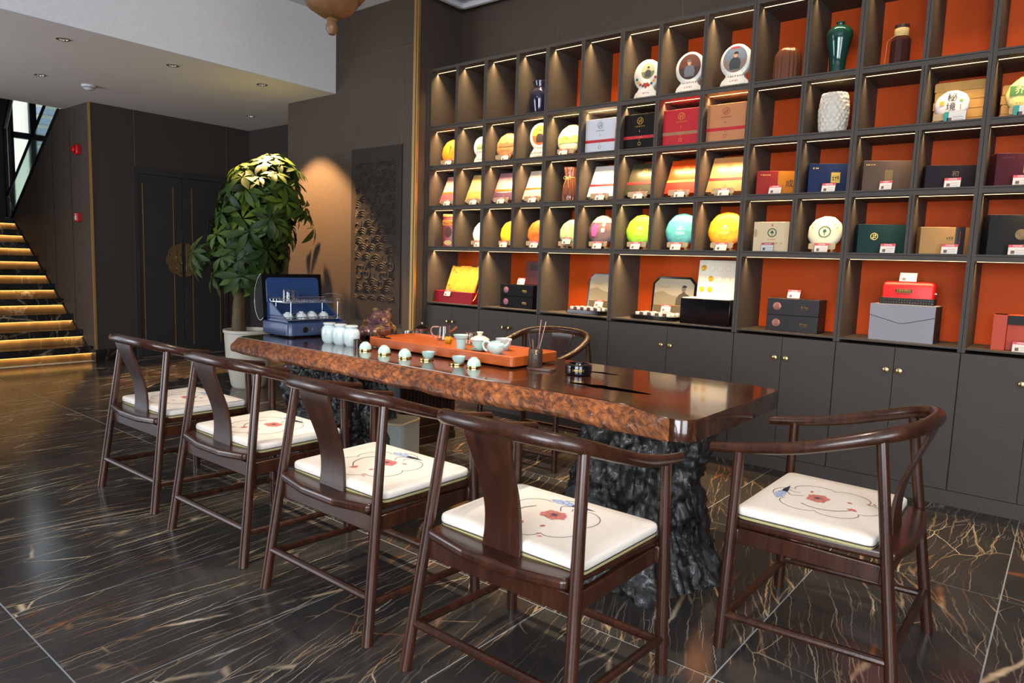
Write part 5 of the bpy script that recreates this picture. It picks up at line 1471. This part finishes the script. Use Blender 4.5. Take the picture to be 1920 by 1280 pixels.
# tool holder and ashtray
t = thing('tool_stand', 'flat wooden stand under the tea tool holder', 'stand', (-1.905, 2.585, TZ), (0, 0, .35))
G().prism(rrect(0, 0, .135, .085, .03, 5), 0, .012).obj('base', mat('stand_brown', (74, 48, 36), .4), t, bevel=.002)
t = thing('tea_tool_holder', 'brown carved tea tool holder cup', 'tool holder', (-1.935, 2.575, TZ + .0125))
mh = mat('dark_bronze_wood', (70, 56, 48), .42, .2, bump=(60, .3))
G().lathe([(0, 0), (.034, 0), (.0355, .003), (.033, .05), (.031, .086), (.0285, .087), (.030, .05), (.03, .006), (0, .006)], 28).obj('cup', mh, t)
G().lathe([(.0318, .066), (.0335, .067), (.0328, .080), (.0314, .081)], 28).obj('relief_band', mat('relief_bronze', (96, 76, 56), .35, .6, bump=(240, .8)), t)
g = G()
for i in range(9):
    a = -1.2 + .11 * (i % 5); z = .012 + .010 * (i // 3)
    g.ell((.034 * cos(a), .034 * sin(a), z + .004), (.004, .004, .006), 6, 4)
g.obj('relief_motif', MATS['relief_bronze'], t)
G().bx(.0300, .0318, -.012, -.002, .062, .082, Matrix.Rotation(-.55, 4, 'Z')).obj('tag', mat('cream_tag', (226, 206, 160), .6), t)
M_TOOL = mat('tool_dark', (62, 44, 44), .35); M_TIP = mat('tool_rose', (186, 140, 124), .3, .6)
tools = [('tea needle', (-.004, .006), (.016, .014, .222), .0017, M_TIP, 'long rose needle upright in the tool holder'), ('tea needle', (.004, -.004), (.040, .020, .215), .0017, M_TIP, 'long rose needle leaning right in the tool holder'),
         ('tea scoop', (-.012, -.002), (-.034, -.012, .155), .0045, M_TOOL, 'dark scoop leaning left in the tool holder'), ('tea tongs', (.010, .006), (.012, .012, .150), .0065, M_TOOL, 'thick dark tongs in the tool holder'),
         ('tea pick', (-.002, -.008), (-.014, -.006, .128), .003, mat('tool_wood', (130, 76, 40), .4), 'short wooden pick in the tool holder')]
for nm, (bx_, by_), tip, r, m, lab in tools:
    o = G().tube([(bx_, by_, .008), tuple(Vector((bx_, by_, .008)) * .5 + Vector(tip) * .5), tip], [r, r, r * 1.15], 8).obj(nm.replace(' ', '_'), m, None, (-1.935, 2.575, TZ + .0125))
    tag(o, lab, 'tea tool', 'tea tools in the holder')
t = thing('ashtray', 'glossy black round ashtray with gold lettering', 'ashtray', (-1.715, 2.61, TZ), (0, 0, .55))
G().lathe([(0, .002), (.054, 0), (.0595, .004), (.061, .012), (.061, .042), (.0585, .050), (.056, .052), (.047, .052), (.045, .049), (.044, .018), (0, .016)], 40, None).obj('body', mat('gloss_black', (16, 17, 19), .12, coat=.5), t)
for a in (.9, 2.6, 4.6):
    G().bx(.043, .062, -.005, .005, .044, .0526, Matrix.Rotation(a, 4, 'Z')).obj('notch', mat('notch_dark', (4, 4, 4), .3), t)
g = glyphs(0, .026, .058, .012, 6, 0)
g.v = [(.0615 * sin(x / .0615), -.0615 * cos(x / .0615), z) for x, y, z in g.v]
g.obj('lettering', M_FOIL, t, sharp=0)

# ------------------------------------------------------------------ blue cup steriliser with open lid
def steriliser():
    t = thing('cup_steriliser', 'open blue cup steriliser with wire racks on the table', 'steriliser', (-3.775, 2.585, TZ), (0, 0, pi / 2 - .05))
    mb = mat('slate_blue_plastic', (62, 78, 110), .3, coat=.2); ml = mat('deep_blue_liner', (32, 62, 108), .25, coat=.3)
    md = mat('smoked_lid', (10, 9, 9), .5, spec=.15)
    G().loft([[(x, y, z) for x, y in rrect(0, 0, .43 - k, .33 - k, .035, 5)] for z, k in ((.008, .012), (.014, 0), (.075, 0), (.084, .008))], True).obj('base', mb, t, sharp=45)
    for sx in (-.17, .17):
        for sy in (-.12, .12): G().lathe([(.012, 0), (.014, .009)], 12, Matrix.Translation((sx, sy, 0))).obj('foot', M_BLACK, t)
    G().prism(rrect(0, .01, .37, .26, .02, 4), .083, .087).obj('tub_floor', ml, t)
    for s in (-1, 1):
        G().prism_x([(-.12, .084), (.14, .084), (.14, .20), (.09, .20)], s * .185 - .004, s * .185 + .004).obj('side_wing', ml, t, bevel=.003)
        G().tube([(s * .189, -.12, .088), (s * .189, .09, .203)], .004, 6).obj('wing_edge', mb, t)
    G().bx(-.185, .185, .128, .14, .084, .21).obj('back_wall', ml, t, bevel=.004)
    # lid swung open behind
    lid = [(.0, .0), (.045, -.012), (.085, .03), (.10, .10), (.085, .18), (.045, .245), (.0, .275)]
    pf = catmull([(y, z, 0) for y, z in lid], 4)
    G().loft([[(x, p.x, p.y) for p in pf] for x in (-.212, -.20, .20, .212)], True).obj('lid', md, t, (0, .135, .10), (-.10, 0, 0), sharp=60)
    l = G().prism_y(rrect(0, .132, .375, .24, .025, 4), -.006, -.001).obj('lid_liner', ml, t, (0, .135, .10), (-.10, 0, 0), bevel=.002)
    for s in (-1, 1):
        G().tube([(s * .2135, p.x, p.y) for p in pf], .0022, 5).obj('lid_trim', mat('silver_trim', (190, 186, 176), .2, 1), t, (0, .135, .10), (-.10, 0, 0))
    # front controls
    Mx = Matrix.Translation((-.105, -.1655, .046)) @ Matrix.Rotation(pi / 2, 4, 'X')
    G().lathe([(.017, 0), (.017, .0035), (.014, .004), (0, .004)], 24, Mx).obj('dial', M_BLACK, t)
    G().lathe([(.0172, 0), (.0195, .001), (.0195, .003), (.0172, .0035)], 24, Mx).obj('dial_ring', mat('champagne', (190, 170, 130), .3, 1), t)
    fr = rrect(.045, .046, .20, .026, .012, 4)
    G().tube([(x, -.1658, z) for x, z in fr], .0009, 4, True, None, True).obj('touch_frame', M_FOIL, t)
    g = G()
    for i in range(5): 
        q = glyphs(-.03 + i * .035, .046, .012, .011, 1, -.1662); g.add(q.v, q.f)
    g.obj('touch_icon', mat('pale_icon', (150, 160, 190), .5), t, sharp=0)
    # racks
    def rack(name, z, y0, y1, w, bars, lip):
        g = G(); r = .0019
        loop = [(x, y, z) for x, y in rrect(0, (y0 + y1) / 2, w, y1 - y0, .02, 4)]
        g.tube(loop, r * 1.3, 6, True, None, True)
        g.tube([(x, y, zz + lip) for x, y, zz in loop], r * 1.2, 6, True, None, True)
        for i in range(bars):
            x = -w / 2 + .015 + (w - .03) * i / (bars - 1)
            g.tube([(x, y0, z + lip), (x, y0 + .004, z), (x, y1 - .004, z), (x, y1, z + lip)], r, 5)
        return g.obj(name, M_STEEL, t)
    rack('lower_rack', .104, -.135, .115, .40, 16, .016)
    rack('upper_rack', .205, -.105, .105, .40, 18, .022)
    g = G()
    for s in (-1, 1):
        for y in (-.105, .07): g.tube([(s * .165, y, .104), (s * .165, y, .21)], .0024, 6)
    g.obj('rack_post', M_STEEL, t)
    g = G().tube(catmull([(.205, -.13, .22), (.22, -.07, .245), (.20, .0, .255), (.17, .08, .245)], 6), .002, 6); g.obj('rack_handle', M_STEEL, t)
    Mw = t.matrix_basis.copy()
    Mw = Matrix.Translation(t.location) @ Matrix.Rotation(pi / 2 - .05, 4, 'Z')
    spots = [(-.155, -.05), (-.085, -.095), (-.045, -.02), (-.008, -.09), (.03, -.02), (.075, -.085)]
    me = G().lathe([(.031, 0), (.033, .003), (.031, .018), (.023, .032), (.014, .036), (.013, .041), (0, .041)], 24).mesh('white_cup')
    for i, (x, y) in enumerate(spots):
        p = Mw @ Vector((x, y, .1065))
        o = put('white_cup', me, M_PORC, None, p)
        tag(o, 'upturned white cup on the lower rack of the steriliser, ' + ['leftmost', 'front left', 'rear left', 'front middle', 'rear right', 'front right'][i], 'tea cup', 'white cups in the steriliser')
    p = Mw @ Vector((-.12, .0, .2075))
    m = thing('glass_mug', 'upturned clear glass mug on the upper rack', 'glass mug', p, (0, 0, pi / 2))
    G().lathe([(.036, 0), (.038, .002), (.036, .07), (.033, .078), (0, .078), (0, .073), (.031, .072), (.034, .004)], 28).obj('body', M_GLASS, m)
    G().tube(catmull([(.034, 0, .062), (.062, 0, .062), (.070, 0, .04), (.056, 0, .016), (.036, 0, .012)], 6), .004, 8).obj('handle', M_GLASS, m)
steriliser()

# ------------------------------------------------------------------ potted money tree
def money_tree():
    px, py = -6.05, 3.51
    t = thing('potted_money_tree', 'tall leafy money tree in a pale ribbed pot', 'potted tree', (px, py, 0))
    t.scale = (1.08, 1.08, 1.03)
    mp = mat('pale_pot', (196, 190, 176), .55)
    G().lathe([(0, 0), (.13, 0), (.145, .02), (.183, .27), (.193, .46), (.196, .50), (.206, .505), (.206, .53), (.188, .53), (.183, .50), (0, .48)], 72, None, lambda a, z: 1 + (.012 * abs(sin(18 * a)) if .03 < z < .48 else 0)).obj('pot', mp, t)
    G().lathe([(0, .482), (.182, .482), (.182, .486), (0, .492)], 32).obj('soil', mat('soil', (50, 36, 26), .9, var=(40, (76, 58, 42))), t)
    mt = mat('bark_tan', (104, 84, 56), .7, var=(18, (70, 54, 36), (1, 1, .3)), bump=(30, .6))
    ax = Vector((.60, .80, 0))
    tr = catmull([(-.05, -.06, .48), (-.045, -.05, .8), (-.02, -.02, 1.0), (.05, .06, 1.25), (.09, .11, 1.55), (.12, .16, 1.85)], 5)
    G().tube(tr, [.062 - .045 * i / (len(tr) - 1) for i in range(len(tr))], 12).obj('trunk', mt, t)
    g = G()
    rnd = random.Random(11)
    for k in range(9):
        z0 = 1.0 + k * .09; a = k * 2.4
        b = Vector((.03 + .1 * (z0 - 1), .03 + .12 * (z0 - 1), z0))
        e = b + Vector((.26 * cos(a), .26 * sin(a), .16))
        g.tube(catmull([b, (b + e) / 2 + Vector((0, 0, .05)), e], 4), .010, 6)
    g.obj('branch', mt, t)
    k = N('glossy_leaf')
    info = k.n('ShaderNodeObjectInfo').outputs['Random']
    k.l(k.ramp(info, [(0, lin((26, 46, 12))), (.6, lin((46, 72, 18))), (1, lin((86, 104, 28)))]), k.b.inputs['Base Color'])
    k.b.inputs['Roughness'].default_value = .5
    k.b.inputs['Specular IOR Level'].default_value = .3
    k.b.inputs['Transmission Weight'].default_value = 0
    ML = k.m
    def leaf_mesh(seed):
        r = random.Random(seed); g = G(); n = 6
        for i in range(n):
            a = 2 * pi * i / n + r.uniform(-.15, .15); L = r.uniform(.12, .185); w = L * .165; dr = r.uniform(.25, .75)
            d = Vector((cos(a), sin(a), 0)); s = Vector((-sin(a), cos(a), 0)); up = Vector((0, 0, 1))
            rows = []
            for u, ww in ((.0, .06), (.22, .55), (.45, .95), (.65, 1.0), (.85, .6), (1.0, .02)):
                c = d * (.012 + L * u) + up * (-dr * L * u * u + .02 * u)
                rows.append((c + s * w * ww + up * .12 * w * ww, c - up * .06 * w * ww, c - s * w * ww + up * .12 * w * ww))
            vs = [tuple(p) for q in rows for p in q]
            fs = []
            for q in range(5):
                for e in range(2): fs.append((q * 3 + e, q * 3 + e + 1, q * 3 + 4 + e, q * 3 + 3 + e))
            g.add(vs, fs)
        g.tube([(0, 0, .0), (-.0, 0, -.05)], .0025, 4)
        return g.mesh('leaf', 0)
    meshes = [leaf_mesh(i) for i in range(5)]
    for m in meshes:
        m.materials.append(ML); m.polygons.foreach_set('use_smooth', [True] * len(m.polygons))
    prof = [(.92, .16), (1.02, .34), (1.2, .44), (1.45, .44), (1.7, .42), (1.9, .36), (2.02, .22), (2.10, .06)]
    def rad(z):
        for (a, b), (c, d) in zip(prof[:-1], prof[1:]):
            if a <= z <= c: return b + (d - b) * (z - a) / (c - a)
        return .05
    for i in range(215):
        z = rnd.uniform(.95, 2.09); a = rnd.uniform(0, 2 * pi)
        fr = rnd.uniform(.35, 1) ** .6
        c = ax * (.25 * (z - .95) - .06 + .05 * sin(z * 9))
        r_ = rad(z) * fr * (.82 + .30 * noise.noise(Vector((cos(a) * 1.6, sin(a) * 1.6, z * 4.5))) + .10)
        p = Vector((c.x + r_ * cos(a), c.y + r_ * sin(a), z))
        p.y = min(p.y, .53)
        out = Vector((cos(a), sin(a), 0))
        tilt = (.30 + 1.05 * fr) * (1 if z < 1.85 else .45)
        nrm = (Vector((0, 0, 1)) * cos(tilt) + out * sin(tilt)).normalized()
        q = Vector((0, 0, 1)).rotation_difference(nrm)
        o = put('leaf', meshes[i % 5], ML, t, p)
        o.rotation_mode = 'QUATERNION'
        o.rotation_quaternion = q @ Matrix.Rotation(rnd.uniform(0, 6), 3, 'Z').to_quaternion()
        s = rnd.uniform(.8, 1.15); o.scale = (s, s, s)
    # red ribbon bow on the trunk
    mr = mat('red_ribbon', (140, 16, 30), .5)
    G().tube([(.06 + .05 * cos(a * .5), .07 + .05 * sin(a * .5), 1.20) for a in range(13)], .010, 6).ell((.10, .06, 1.20), (.022, .018, .03), 10, 6).ell((.11, .04, 1.14), (.012, .01, .04), 8, 5).obj('ribbon', mr, t)
money_tree()
